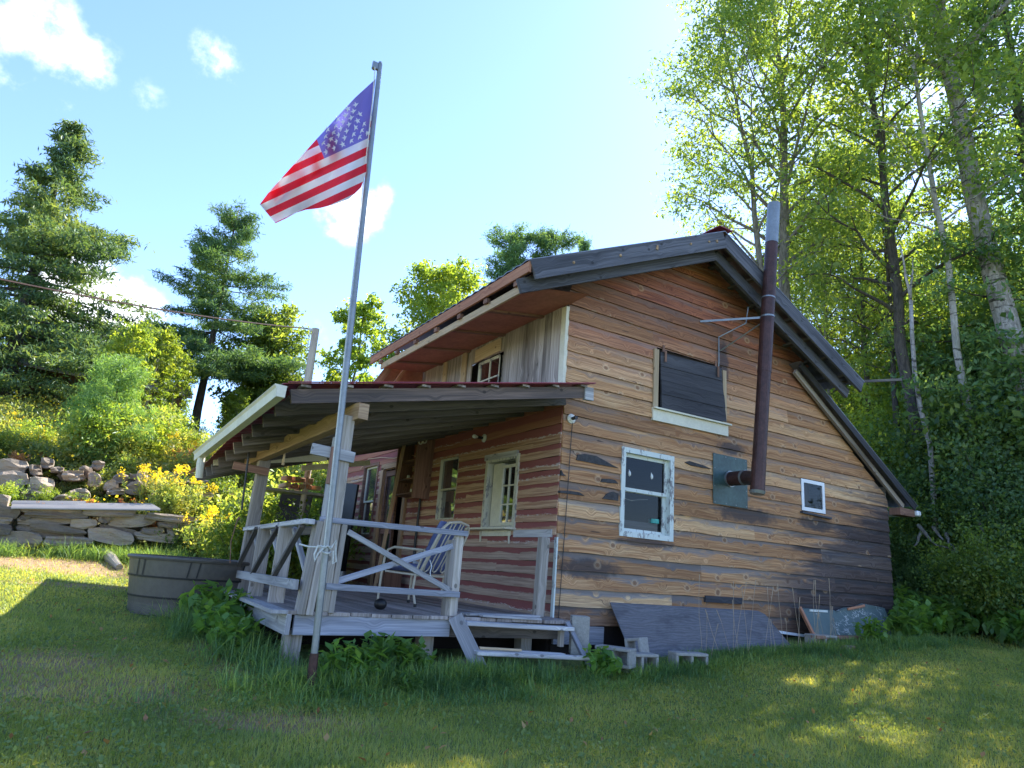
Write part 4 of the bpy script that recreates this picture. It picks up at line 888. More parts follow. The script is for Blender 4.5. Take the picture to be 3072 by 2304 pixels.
cush('seat_cushion', .54, .52, .10, lambda a, b_, c_: (a, .05+b_, .42+c_))
cush('back_cushion', .52, .66, .10, lambda a, b_, c_: (a, -.135-.30*(b_+.31)/.62*.9+c_*.9, .66+b_*.9+c_*.4))
q = MB(); q.poly([(-.20, -.03, .50), (-.12, -.06, .49), (-.12, -.08, .40), (-.155, -.07, .375), (-.20, -.05, .41)]); CL('paper_tag', q, M['porcelain'])
q = MB(); q.tube([(-.24, -.30, .52), (-.23, -.33, .45), (-.25, -.33, .38), (-.245, -.34, .34)], .006, 5); CL('cushion_tie', q, M['porcelain'])
# ---- small things on the porch
def small(name, q, mat, label, cat, group=None, smooth=False, bevel=0): return tag(q.build(name, mat, None, smooth=smooth, bevel=bevel), label, cat, group)
q = MB(); c0 = on(1141, 1814, 2, .045); q.tube([Vector((float(c0[0])+x, float(c0[1]), .05)) for x in (-.062, -.056, -.035, 0, .035, .056, .062)], [.008, .03, .048, .056, .048, .03, .01], 14); small('float_ball', q, M['black'], 'small shiny black ball lying on the porch floor under the chair', 'ball', smooth=True)
c0 = on(1017, 1763, 2, 0.0); q = MB(); q.tube([(float(c0[0]), float(c0[1]), 0), (float(c0[0]), float(c0[1]), .26)], .085, 18); small('milk_can', q, M['galv'], 'bright steel can standing on the porch floor left of the screen door', 'can')
q = MB(); q.box((-.28, 4.25, .16), (.30, .36, .30)); small('wooden_box', q, M['brown'], 'small brown box by the propped timber on the porch', 'box', bevel=.006)
q = MB(); q.beam((-.75, 5.2, 0), (-.45, 5.0, 2.0), .80, .04, (1, 0, .15)) if False else q.poly([(-1.0, 6.3, .02), (-.62, 5.55, .02), (-.50, 5.75, 1.92), (-.88, 6.5, 1.98)]) 
qq = [(-1.0, 6.3, .02), (-.62, 5.55, .02), (-.50, 5.75, 1.80), (-.88, 6.5, 1.88)]
q = MB(); b2 = [(x+.05, y+.03, z) for x, y, z in qq]; q.poly(qq); q.poly(b2[::-1])
for i in range(4): j = (i+1) % 4; q.poly([qq[j], qq[i], b2[i], b2[j]])
small('black_panel', q, M['black'], 'tall black panel leaning by the house wall behind the corner post', 'panel')
qq = [(-2.2, 5.0, .05), (-1.65, 4.9, .05), (-1.5, 5.0, 1.42), (-2.0, 5.05, 1.42)]
q = MB(); b2 = [(x+.02, y+.04, z) for x, y, z in qq]; q.poly(qq); q.poly(b2[::-1])
for i in range(4): j = (i+1) % 4; q.poly([qq[j], qq[i], b2[i], b2[j]])
small('black_panel', q, M['black'], 'black board standing at the far end of the porch under the firewood', 'panel')
q = MB(); a = on(978, 1345+0, 0, -.9); q.beam((-.62, 3.95, .0), (-.32, 4.15, 2.42), .14, .05, (1, -.3, 0)); small('timber', q, M['tan'], 'long brown timber propped upright before the screen door', 'timber', bevel=.004)
q = MB(); q.beam((-.50, 4.3, .0), (-.16, 4.52, 2.08), .10, .04, (1, -.3, 0)); small('timber', q, M['fascia'], 'shorter reddish timber propped between the door and the wall shelf', 'timber', bevel=.004)
for y, z, l in ((4.1, 1.835, 'white cup on the middle level of the wall shelf'), (3.9, 1.595, 'round white pot on the lowest level of the wall shelf')):
    q = MB(); q.tube([(-.2, y, z-.02), (-.2, y, z+.015), (-.2, y, z+.05)], [.022, .03, .026], 10); small('cup', q, M['porcelain'], l, 'cup')
q = MB(); q.tube([(1.60, .10, 1.195), (1.60, .10, 1.25)], .07, 16); small('bowl', q, plain('teal_plastic', (.02, .30, .26), .4), 'teal plastic bowl behind the glass of the double hung window', 'bowl')
# firewood rack at the far end
rk = thing('firewood_rack', 'rough shelf on a pole at the far end of the porch', 'rack', (-1.7, 5.3, 0))
q = MB(); a = on(875, 1700, 1, 5.0); q.tube([(float(a[0]), 5.0, -.2), (float(a[0])+.04, 5.0, 2.0)], .05, 10); q.build('pole', M['post'], rk)
q = MB(); q.box((-1.75, 5.15, 1.46), (1.3, .5, .04)); q.build('shelf_board', M['grey'], rk)
for k in range(9):
    x = -1.95+.12*(k % 5)+random.uniform(-.02, .02); z = 1.54+.11*(k//5); y = 5.1+random.uniform(-.05, .05)
    q = MB(); q.beam((x, y-.2, z+random.uniform(0, .03)), (x+random.uniform(-.1, .1), y+.22, z+random.uniform(0, .06)), .085, .07); small('firewood', q, M['fascia'] if k % 2 else M['tan'], 'split firewood stick piled on the rough shelf', 'firewood', 'split firewood on the rough shelf', bevel=.008)
# hanging cord with dark rod and a wooden handle
q = MB(); a = on(748, 1345, 1, 1.9); b_ = on(725, 1530, 1, 1.9); q.tube([tuple(a), tuple(b_)], .013, 6); c_ = on(712, 1560, 1, 1.9); d_ = on(690, 1690, 1, 1.9); hc = q.build('hanging_rod', M['black'], None); tag(hc, 'thin black rod hanging from the gutter corner of the porch', 'rod')
q = MB(); q.tube([tuple(c_+np.array([.02, 0, .03])), tuple(c_)], [.02, .012], 8); q.tube([tuple(c_), tuple((c_+d_)/2+np.array([-.03, 0, 0])), tuple(d_)], .006, 5); small('wall_cord', q, M['brown'], 'thin brown cord with a plug hanging beside the far porch post', 'cord')
q = MB(); a = on(855, 1355, 1, 1.6); q.tube([tuple(a), tuple(a-np.array([0, 0, .06])), tuple(a-np.array([0, 0, .16]))], [.008, .014, .018], 8); small('wooden_dowel', q, M['pale'], 'small pale wooden dowel dangling under the porch beam', 'dowel')
# ---- cinder blocks
cb = plain('grey_concrete_block', (.30, .29, .265), .95, 0, 30, .22, .5)
def block(cx, cy, z, rz, tilt, label, roll=0):
    q = MB(); Lx, H, D = .39, .19, .19; m = Matrix.Translation((cx, cy, z)) @ Matrix.Rotation(rz, 4, 'Z') @ Matrix.Rotation(tilt, 4, 'Y') @ Matrix.Rotation(roll, 4, 'X')
    for c_, s_2 in (((0, 0, D/2-.016), (Lx, H, .032)), ((0, 0, -D/2+.016), (Lx, H, .032)), ((-Lx/2+.016, 0, 0), (.032, H-.004, D-.064)), ((Lx/2-.016, 0, 0), (.032, H-.004, D-.064)), ((0, 0, 0), (.034, H-.004, D-.064))): q.box(c_, s_2)
    q.v = [tuple(m @ Vector(v)) for v in q.v]
    return tag(q.build('cinder_block', cb, None, bevel=.006), label, 'block', 'cinder blocks along the gable wall')
block(.02, -.50, -.14, R(60), R(90), 'grey cinder block standing on end, nearest the porch steps')
block(.24, -.84, -.31, R(-62), 0, 'grey cinder block with two open cells facing out, between the steps and the plywood')
block(.50, -.90, -.36, R(-10), 0, 'grey cinder block lying lowest behind its neighbours beside the steps')
block(.66, -.72, -.33, R(-70), R(80), 'grey cinder block leaning on the left corner of the plywood')
block(1.12, -1.0, gzf(1.12, -1.)+.075, R(-15), 0, 'half buried cinder block in the grass before the plywood')
block(3.95, -.62, gzf(3.95, -.62)+.06, R(-10), 0, 'cinder block under the dark plank before the broken green doors')
# ---- plywood, broken doors, boards along the gable
def sheet(name, pts, off, mat, label, cat, group=None):
    q = MB(); off = Vector(off); P = [Vector(p) for p in pts]; B = [p+off for p in P]; a = P[0]
    uvs = [((p-a).length if i else 0, p.z*2) for i, p in enumerate(P)]; uvs = [(p.x, p.z+p.y) for p in P]
    q.poly(P, uvs, .4); q.poly(B[::-1], uvs[::-1], .4)
    for i in range(len(P)): j = (i+1) % len(P); q.poly([P[j], P[i], B[i], B[j]], None, .4)
    return tag(q.build(name, mat, None), label, cat, group)
pw = NT('grey_plywood', .9); u = pw.xyz(pw.uv()); wv_ = pw.n('TexWave', {'Vector': pw.comb(pw.math('MULTIPLY', u[0], .35), u[1]), 'Scale': 7., 'Distortion': 22., 'Detail': 5., 'Detail Scale': .5, 'Detail Roughness': .6}, bands_direction='Y').outputs['Fac']
n_ = pw.noise(pw.comb(pw.math('MULTIPLY', u[0], .6), u[1]), 3., 5., .6); pc = pw.mix(pw.math('ADD', pw.math('MULTIPLY', wv_, .35), pw.math('MULTIPLY', pw.noise(pw.comb(pw.math('MULTIPLY', u[0], 2.), pw.math('MULTIPLY', u[1], 40.)), 1., 4.), .65)), (.075, .073, .082), (.19, .186, .20)); pc = pw.mix(pw.math('MULTIPLY', pw.mapr(n_, .5, .7), .6), pc, (.06, .06, .07)); pw.col(pc); pw.bump(wv_, .3, .005)
sheet('plywood_sheet', [(.84, -.46, -.42), (3.62, -.46, -.33), (3.60, -.40, -.2), (3.44, -.14, .15), (3.36, -.10, .185), (.76, -.10, .19)], (0, .014, .004), pw.m, 'large weathered grey plywood sheet leaning against the foot of the gable wall', 'plywood')
gd = NT('peeling_green_door_paint', .55); P_ = gd.obj(); vo = gd.n('TexVoronoi', {'Vector': gd.n('VectorMath', {0: P_, 1: gd.n('VectorMath', {0: gd.noise(P_, 5., 3., col=True), 3: .35}, operation='SCALE').outputs[0]}, operation='ADD').outputs[0], 'Scale': 5.5}, feature='DISTANCE_TO_EDGE').outputs['Distance']
nn = gd.noise(P_, 3.5, 5., .7); crack = gd.math('MULTIPLY', gd.mapr(vo, .0, .03, 1., 0.), gd.mapr(gd.noise(P_, 2.2, 2.), .46, .54))
gc = gd.mix(nn, (.075, .11, .10), (.15, .20, .19)); gc = gd.mix(crack, gc, (.62, .60, .55)); gc = gd.mix(gd.mapr(gd.noise(P_, 9., 5., .7), .66, .72), gc, (.60, .60, .56)); gd.col(gc); gd.bump(nn, .3, .01)
d1 = sheet('broken_door', [(4.02, -.52, -.15), (4.76, -.50, -.15), (4.97, -.15, .25), (4.20, -.13, .25)], (0, .04, .01), gd.m, 'broken green door piece with an orange edge leaning at the gable foot', 'door', 'broken green door pieces')
q = MB(); q.beam((4.00, -.525, -.16), (4.19, -.135, .26), .03, .05); q.build('bare_edge', M['fascia'], d1)
q = MB(); q.beam((4.35, -.175, .235), (4.75, -.175, .235), .02, .03); q.build('trim_strip', M['white'], d1)
d2 = sheet('broken_door', [(4.78, -.50, -.16), (5.75, -.52, -.24), (6.15, -.30, .05), (6.28, -.12, .33), (5.75, -.12, .37), (5.50, -.13, .31), (5.25, -.14, .29), (4.98, -.15, .22)], (0, .04, .01), gd.m, 'broken green door piece with a torn top edge under the dark wall corner', 'door', 'broken green door pieces')
q = MB(); q.beam((5.28, -.155, .285), (5.72, -.14, .35), .02, .035); q.build('torn_core', M['fascia'], d2)
q = MB(); q.beam((3.75, -.66, gzf(3.8, -.6)+.14), (5.35, -.68, gzf(5.3, -.6)+.04), .10, .045); small('dark_plank', q, M['brown'], 'dark plank lying on blocks before the broken green doors', 'plank', bevel=.005)
q = MB(); a = on(2317, 1893, 1, -.12); c_ = on(2420, 1908, 1, -.14); q.beam(tuple(a), tuple(c_), .02, .035); small('white_trim_strip', q, M['chalk'], 'broken white trim strip between the plywood and the green doors', 'strip')
q = MB(); q.beam((4.9, -.80, gzf(4.9, -.8)+.05), (5.5, -.80, gzf(5.5, -.8)+.04), .05, .02); small('metal_strip', q, M['galv'], 'pale metal strip in the grass under the dark plank', 'strip')
# ---- stones
sn = NT('lichened_fieldstone', .92); P_ = sn.obj(); a1 = sn.noise(P_, 1.3, 4., .6); a2 = sn.noise(sn.n('Mapping', {'Vector': P_, 'Scale': (1, 1, 5)}).outputs[0], 5., 6., .65); a3 = sn.noise(P_, 30., 4., .7)
sc_ = sn.ramp(a1, [(.3, (.15, .12, .09)), (.5, (.27, .215, .16)), (.7, (.27, .17, .10))]); sc_ = sn.mix(sn.mapr(a2, .35, .65), sc_, sn.mix(.4, sc_, (.38, .33, .27))); sc_ = sn.mix(sn.math('MULTIPLY', sn.mapr(a3, .55, .7), .5), sc_, (.09, .08, .075))
rb_ = sn.math('MULTIPLY_ADD', sn.rnd(), .7, .6); sc_ = sn.mix(1., sc_, sn.comb(rb_, rb_, rb_), 'MULTIPLY'); sn.col(sc_); sn.bump(sn.math('ADD', a2, sn.math('MULTIPLY', a3, .4)), .9, .03)
def stone(A, B, h, dep, name='stone', parent=None, rough=.18, seed=None, taper=.75):
    """angular slab from A to B (mid-line), height h, depth dep"""
    A, B = Vector(A), Vector(B); r = random.Random(seed if seed is not None else random.random()); bm = bmesh.new()
    bmesh.ops.create_cube(bm, size=1.0); bmesh.ops.subdivide_edges(bm, edges=bm.edges[:], cuts=3, use_grid_fill=True)
    ax_ = B-A; ln = ax_.length; x_ = ax_.normalized(); y_ = Vector((-x_.y, x_.x, 0)).normalized(); z_ = x_.cross(y_); mid = (A+B)/2
    ph = [r.uniform(0, 6) for _ in range(6)]; tl, tr = r.uniform(taper-.05, 1), r.uniform(taper-.1, 1)
    for v in bm.verts:
        x, y, z = v.co*2; f = (x+1)/2; k = tl+(1-tl)*min(1, f*3) if f < .5 else tr+(1-tr)*min(1, (1-f)*3)
        rd = 1-.09*max(0, abs(x)+abs(z)-1.2)-.06*max(0, abs(x)+abs(y)-1.3)
        x2 = x*rd+.10*rough*5*math.sin(z*2+ph[0])*abs(x); z2 = z*rd*k+rough*(.5*math.sin(x*2.3+ph[1])+.3*math.sin(x*5+y*3+ph[2])); y2 = y*rd+rough*(.5*math.sin(x*3+z*2+ph[3])+.3*math.sin(z*5+ph[4]))
        j = rough*.25; v.co = mid+x_*(x2+r.uniform(-j, j)*.4)*ln/2+y_*(y2+r.uniform(-j, j))*dep/2+z_*(z2+r.uniform(-j, j))*h/2
    me = bpy.data.meshes.new(name); bm.to_mesh(me); bm.free(); me.materials.append(sn.m)
    at = me.attributes.new('rnd', 'FLOAT', 'FACE'); at.data.foreach_set('value', [r.random()]*len(me.polygons))
    o = bpy.data.objects.new(name, me); link(o, parent); return o
def c2(x, y): return x*.2532, 1330+y*.2532
sw = thing('dry_stone_wall', 'low dry stone wall of long flat slabs under the metal sheets', 'wall', (-4.5, 7.0, .2))
slabs = [(-300, 690, 125, 700, 140), (-250, 825, 245, 835, 120), (-250, 920, 165, 930, 75), (-250, 1010, 150, 1025, 95), (-250, 1125, 500, 1150, 130), (300, 850, 1060, 858, 58), (240, 885, 375, 885, 45), (180, 920, 870, 918, 72), (820, 955, 1150, 955, 90), (340, 985, 1030, 1050, 72), (190, 1015, 1040, 1115, 95), (1020, 1065, 1580, 1135, 130), (1160, 990, 1625, 1075, 66), (1250, 925, 1840, 905, 120), (1700, 860, 2300, 915, 70), (1660, 1035, 1925, 1045, 66), (1940, 1045, 2480, 1070, 115), (1570, 1085, 2300, 1160, 80), (1160, 895, 1310, 905, 70), (250, 800, 1000, 805, 55), (980, 815, 1620, 830, 75), (500, 1150, 1100, 1165, 80), (2300, 930, 2750, 985, 65), (2280, 1120, 2700, 1110, 80), (2420, 1010, 2760, 1030, 60), (1850, 960, 2250, 975, 60)]
for i, (x0, y0, x1, y1, h) in enumerate(slabs):
    yy = 6.92+random.uniform(-.05, .06); a = on(*c2(x0, y0), 1, yy); b_ = on(*c2(x1, y1), 1, yy); stone(a, b_, h*.2532/FPX*13.9*1.12, random.uniform(.3, .55), parent=sw, seed=i, rough=.13)
rocks = [(-60, 220, 330, 360), (-60, 370, 360, 500), (330, 440, 640, 590), (60, 540, 320, 670), (240, 590, 560, 680), (600, 290, 760, 345), (740, 350, 1000, 440), (930, 290, 1090, 400), (1080, 225, 1230, 310), (1030, 380, 1190, 510), (1330, 390, 1510, 480), (1480, 480, 1740, 610), (1620, 340, 1745, 480), (1640, 470, 1830, 570), (1970, 350, 2300, 425), (1860, 430, 2080, 530), (2060, 445, 2450, 525), (810, 570, 1060, 690), (1270, 560, 1480, 620), (1230, 460, 1410, 550), (640, 630, 880, 690), (480, 200, 640, 295), (350, 280, 500, 375), (860, 400, 1010, 450), (1750, 600, 1990, 680), (2200, 600, 2500, 690), (2500, 560, 2750, 640), (3300, 600, 3600, 700), (2700, 680, 3000, 780)]
where = {0: 'large flat boulder at the top left of the rock bank', 1: 'long rounded boulder under the top left one', 12: 'pale angular boulder standing upright in the rock bank', 11: 'orange stained boulder above the metal sheets', 14: 'long flat boulder at the right of the rock bank'}
for i, (x0, y0, x1, y1) in enumerate(rocks):
    yc = (y0+y1)/2; yy = 8.5+(690-yc)/470*1.0; a = on(*c2(x0, yc+random.uniform(-10, 10)), 1, yy); b_ = on(*c2(x1, yc+random.uniform(-10, 10)), 1, yy)
    o = stone(a, b_, (y1-y0)*.2532/FPX*15.6*1.15, random.uniform(.4, .8), name='boulder', seed=100+i, rough=.2)
    tag(o, where.get(i, 'grey fieldstone boulder among others in the bank above the slab wall'), 'boulder', 'boulders in the bank above the slab wall')
r3 = random.Random(3)
for i in range(30):
    px = r3.uniform(10, 700); zz = r3.uniform(.0, 1.); yy = 8.45+zz*1.3; X = float(on(px, 1450, 1, yy)[0]); sz = r3.uniform(.10, .26); z0 = gzf(X, yy)+sz*.1
    o = stone((X-sz, yy, z0+r3.uniform(-.03, .03)), (X+sz, yy, z0+r3.uniform(-.03, .03)), sz*r3.uniform(.7, 1.2), sz*1.5, name='boulder', seed=300+i, rough=.22); tag(o, 'grey fieldstone boulder among others in the bank above the slab wall', 'boulder', 'boulders in the bank above the slab wall')
cr = NT('old_corrugated_sheet', .45); cr.b.inputs['Metallic'].default_value = .4; cr.col(cr.mix(cr.noise(cr.obj(), 3., 4.), (.20, .195, .19), (.34, .33, .32)))
def corr(p00, p10, p11, p01, label, lift=.0):
    q = MB(); n = 40; P = [Vector([float(v) for v in p]) for p in (p00, p10, p11, p01)]
    for i in range(n):
        # ribs run along the length
        f0, f1 = i/n, (i+1)/n; h0 = .018*(i % 4 in (1, 2)); h1 = .018*((i+1) % 4 in (1, 2))
        A = P[0].lerp(P[3], f0)+Vector((0, 0, h0)); B = P[1].lerp(P[2], f0)+Vector((0, 0, h0)); C_ = P[1].lerp(P[2], f1)+Vector((0, 0, h1)); D_ = P[0].lerp(P[3], f1)+Vector((0, 0, h1)); dn_ = Vector((0, 0, -.006))
        q.poly([A, B, C_, D_]); q.poly([D_+dn_, C_+dn_, B+dn_, A+dn_])
        if i == 0: q.poly([B, A, A+dn_*3, B+dn_*3])
    return tag(q.build('metal_sheet', cr.m, None), label, 'metal sheet', 'corrugated metal sheets on the slab wall')
Z0 = float(on(*c2(130, 768), 1, 6.62)[2])
corr(on(*c2(130, 762), 1, 6.62), on(*c2(1900, 785), 1, 6.62), on(*c2(1790, 718), 1, 7.5), on(*c2(150, 712), 1, 7.5), 'long pale corrugated metal sheet in front on the slab wall')
corr(on(*c2(130, 716), 1, 7.2), on(*c2(960, 745), 1, 7.0), on(*c2(1030, 693), 1, 7.9), on(*c2(150, 688), 1, 7.9), 'shorter dark corrugated metal sheet lying behind the pale one')
q = MB(); a = hit(312, 1672); b_ = hit(356, 1712); q.tube([a+Vector((0, 0, .06)), (a+b_)/2+Vector((0, 0, .07)), b_+Vector((0, 0, .05))], [.09, .08, .05], 9); small('split_log', q, M['vert'], 'grey split log lying in the dry grass left of the tank', 'log')
for px, py, sz, lb in ((866, 1925, .20, 'pale stone under the porch corner'), (1395, 2010, .16, 'broken pale stone at the foot of the steps'), (1800, 1995, .14, 'pale stone in the grass below the cinder blocks'), (2550, 1955, .14, 'brownish stone below the green doors')):
    p_ = hit(px, py); tag(stone(p_+Vector((-sz*.6, 0, .02)), p_+Vector((sz*.6, .03, .04)), sz*.6, sz, name='stone', rough=.25), lb, 'stone')
def zray_(px, py, d): r = rayd(px, py); return float((EYE+r/math.hypot(r[0], r[1])*d)[2])
# ---- utility pole, wire, leaning pole, distant shed
P_ = far(938, 25, 1050); px_, py_ = float(P_[0]), float(P_[1]); zt = zray_(938, 985, 25)
up = thing('utility_pole', 'wooden utility pole with a wire behind the porch roof', 'utility pole', (px_, py_, gzf(px_, py_)))
q = MB(); q.tube([(px_, py_, gzf(px_, py_)-.3), (px_, py_, zt)], [.16, .13], 12); q.build('pole', wood('pole_wood', (.36, .30, .25), (.50, .44, .38), (.2, .17, .15), .3, knots=False), up)
q = MB(); q.tube([(px_-.28, py_, zt-.05), (px_+.1, py_, zt-.15)], .05, 8); q.tube([(px_-.22, py_-.1, zt-.1), (px_-.22, py_-.1, zt-.9)], .02, 5); q.build('insulator', M['porcelain'], up)
e = EYE+rayd(-420, 745)/np.hypot(*rayd(-420, 745)[:2])*17
q = MB(); s0 = Vector((px_-.3, py_, zt-.06)); e = Vector(e); q.tube([s0.lerp(e, f)+Vector((0, 0, -1.5*f*(1-f)*.55)) for f in np.linspace(0, 1, 30)], .022, 5); small('overhead_wire', q, M['rust'], 'overhead wire sagging left from the utility pole across the trees', 'wire')
P_ = far(300, 30); q = MB(); a = EYE+rayd(305, 920)/np.hypot(*rayd(305, 920)[:2])*30; b_ = EYE+rayd(262, 1150)/np.hypot(*rayd(262, 1150)[:2])*30; q.tube([tuple(b_), tuple(a)], [.09, .05], 8); small('bare_tree', q, M['vert'], 'bare leaning trunk above the saplings at the left', 'trunk')
P_ = far(265, 30); sx_, sy_ = float(P_[0]), float(P_[1]); sz_ = gzf(sx_, sy_)
sh = thing('far_shed', 'dark shed half hidden behind the trees at the left field edge', 'shed', (sx_, sy_, sz_))
q = MB(); q.box((sx_, sy_, sz_+.9), (5.0, 3, 1.8)); q.build('wall', M['brown'], sh); q = MB(); q.beam((sx_-2.8, sy_-1.0, sz_+1.9), (sx_+2.8, sy_-1.0, sz_+1.75), 2.4, .08, (0, -.4, 1)); q.build('roof', M['vert'], sh)
# ================================================ VEGETATION
def rvec(n): v = rng.normal(size=(n, 3)); return v/np.linalg.norm(v, axis=1)[:, None]
def leaves(P, size, asp=.5, droop=.35, flat=.5, sz_var=.35, seed=None):
    """leaf-sized quads around points P"""
    n = len(P); d = rvec(n); d[:, 2] -= droop; d /= np.linalg.norm(d, axis=1)[:, None]
    up = rvec(n)*(1-flat)+np.array([0, 0, 1.])*flat; s = np.cross(d, up); s /= (np.linalg.norm(s, axis=1)[:, None]+1e-6)
    nn = np.cross(s, d); L = size*(1+sz_var*rng.normal(size=n)).clip(.4, 1.9)[:, None]; W_ = L*asp
    V = np.stack([P-d*L*.5, P+s*W_*.5+nn*W_*.18+d*L*.02, P+d*L*.5, P-s*W_*.5+nn*W_*.18+d*L*.02], 1).reshape(-1, 3)
    return V, np.arange(4*n).reshape(n, 4)
def tubes(mb, path, rad, n=6): mb.tube(path, rad, n)
def wob(A, B, n, amt, sag=0., rs=None):
    A, B = np.array(A, float), np.array(B, float); L_ = np.linalg.norm(B-A); out = []; o = np.zeros(3)
    for i in range(n+1):
        f = i/n; o = o+(rng.normal(size=3)*amt*L_/n if 0 < i < n else 0); out.append(A+(B-A)*f+o*math.sin(PI*min(1, f*1.0))**.5*1.0+np.array([0, 0, -sag*L_*4*f*(1-f)]))
    return out
BK = {}
def bark(name, c1, c2, birch=False):
    t = NT(name, .9); P = t.obj(); n = t.noise(t.n('Mapping', {'Vector': P, 'Scale': (1, 1, .25)}).outputs[0], 22., 6., .7); 
    c = t.mix(t.mapr(n, .35, .65), c1, c2)
    if birch:
        m = t.noise(t.n('Mapping', {'Vector': P, 'Scale': (1, 1, 4.)}).outputs[0], 3., 5., .7); c = t.mix(t.mapr(m, .56, .62), c, (.05, .045, .04))
    m2 = t.noise(P, 1.5, 3.); c = t.mix(t.math('MULTIPLY', t.mapr(m2, .5, .7), .35), c, (.10, .12, .07))
    t.col(c); t.bump(n, .8, .03); BK[name] = t.m
bark('ash_bark', (.10, .09, .075), (.24, .22, .19)); bark('dark_bark_tree', (.035, .03, .026), (.10, .085, .07)); bark('birch_bark', (.26, .24, .21), (.42, .40, .36), True); bark('grey_bark', (.20, .18, .16), (.42, .39, .36), True)
LF = {'spring': leafmat('yellow_green_leaf', (.06, .11, .02), (.105, .17, .03), (.19, .24, .035), .5, .9),
      'mid': leafmat('mid_green_leaf', (.055, .10, .028), (.09, .15, .034), (.16, .21, .045), .55, .6),
      'dark': leafmat('dark_green_leaf', (.035, .08, .035), (.06, .12, .042), (.11, .165, .055), .45, .8),
      'ash': leafmat('ash_leaf', (.05, .10, .03), (.085, .14, .035), (.16, .21, .05), .55, .5),
      'pine': leafmat('pine_needle', (.04, .09, .045), (.065, .14, .06), (.12, .20, .07), .35, .7),
      'spruce': leafmat('spruce_needle', (.028, .06, .032), (.05, .095, .04), (.10, .14, .045), .35, .5),
      'soft': leafmat('young_pine_needle', (.07, .15, .06), (.11, .22, .07), (.17, .28, .08), .45, 1.5),
      'gold': leafmat('goldenrod_plume', (.38, .30, .015), (.46, .38, .02), (.50, .46, .035), .4, 3.),
      'weed': leafmat('weed_leaf', (.08, .13, .035), (.14, .19, .05), (.26, .25, .07), .45, 1.6),
      'red': leafmat('red_vine_leaf', (.12, .03, .03), (.20, .085, .04), (.16, .16, .04), .5, 2.5),
      'rust': leafmat('brown_weed', (.16, .07, .04), (.24, .12, .05), (.30, .20, .08), .3, 2.),
      'shade': leafmat('shaded_herb_leaf', (.045, .09, .035), (.07, .13, .045), (.12, .19, .055), .45, 1.2)}
def deciduous(name, H, r0, lean, start, nl, ll, N, size, clump, bk, leaf, seed, fork=None, asp=.5, upang=.6, trunk_r_top=.12, env=None, wob_=.06, droop=.35):
    global rng; rng = np.random.default_rng(seed); mb = MB()
    lean = np.array(lean, float); T = wob((0, 0, -.3), (lean[0], lean[1], H), 12, wob_)
    R_ = [r0*(1.25 if i == 0 else 1)*(1-(i/12)*(1-trunk_r_top)) for i in range(13)]; mb.tube(T, R_, 9)
    def at(t): k = min(11, int(t*12)); return T[k]+(T[k+1]-T[k])*(t*12-k)
    anchors = []; wt = []
    stems = [(T, R_)]
    for i in range(nl):
        t = start+(.99-start)*(i+.5)/nl; az = i*2.39996+rng.uniform(-.4, .4); f = (t-start)/(1-start)
        if env: L_ = ll*env(f)
        else: L_ = ll*(.45+.75*math.sin(PI*min(1, .18+f*.85)))
        L_ *= rng.uniform(.75, 1.2); a = at(t); rise = upang+.5*f; dr = np.array([math.cos(az), math.sin(az), rise]); dr /= np.linalg.norm(dr); e = a+dr*L_
        path = wob(a, e, 6, .12, -.05); rr0 = max(.012, R_[min(12, int(t*12))]*.45); mb.tube(path, [rr0*(1-.85*k/6) for k in range(7)], 5, cap=False)
        for s in range(5):
            g = .35+.62*s/4; k = min(5, int(g*6)); p0 = path[k]+(path[k+1]-path[k])*(g*6-k); az2 = az+(1 if s % 2 else -1)*rng.uniform(.5, 1.2); l2 = L_*rng.uniform(.25, .45)*(1.2-g*.5)
            d2 = np.array([math.cos(az2), math.sin(az2), rng.uniform(-.1, .7)]); d2 /= np.linalg.norm(d2); p1 = p0+d2*l2; sp_ = wob(p0, p1, 3, .15); mb.tube(sp_, [rr0*.35, rr0*.25, rr0*.15, rr0*.06], 4, cap=False)
            for q_ in (.4, .7, 1.0): anchors.append(p0+(p1-p0)*q_); wt.append(1)
        for g in (.55, .75, .95, 1.05): anchors.append(a+(e-a)*g); wt.append(1)
    A = np.array(anchors); n2 = len(A); sub = A[rng.integers(0, n2, N//24)]+rng.normal(size=(N//24, 3))*clump*[.8, .8, .6]
    P = np.repeat(sub, 24, 0)+rng.normal(size=(len(sub)*24, 3))*clump*[.48, .48, .30]
    V, F = leaves(P, size, asp, droop); o = thing(name, None, None)
    mb.build('trunk', BK[bk], o, smooth=True); nmesh('crown', V, F, LF[leaf], o, rnd=rng.random(len(F)), keep=False); return o
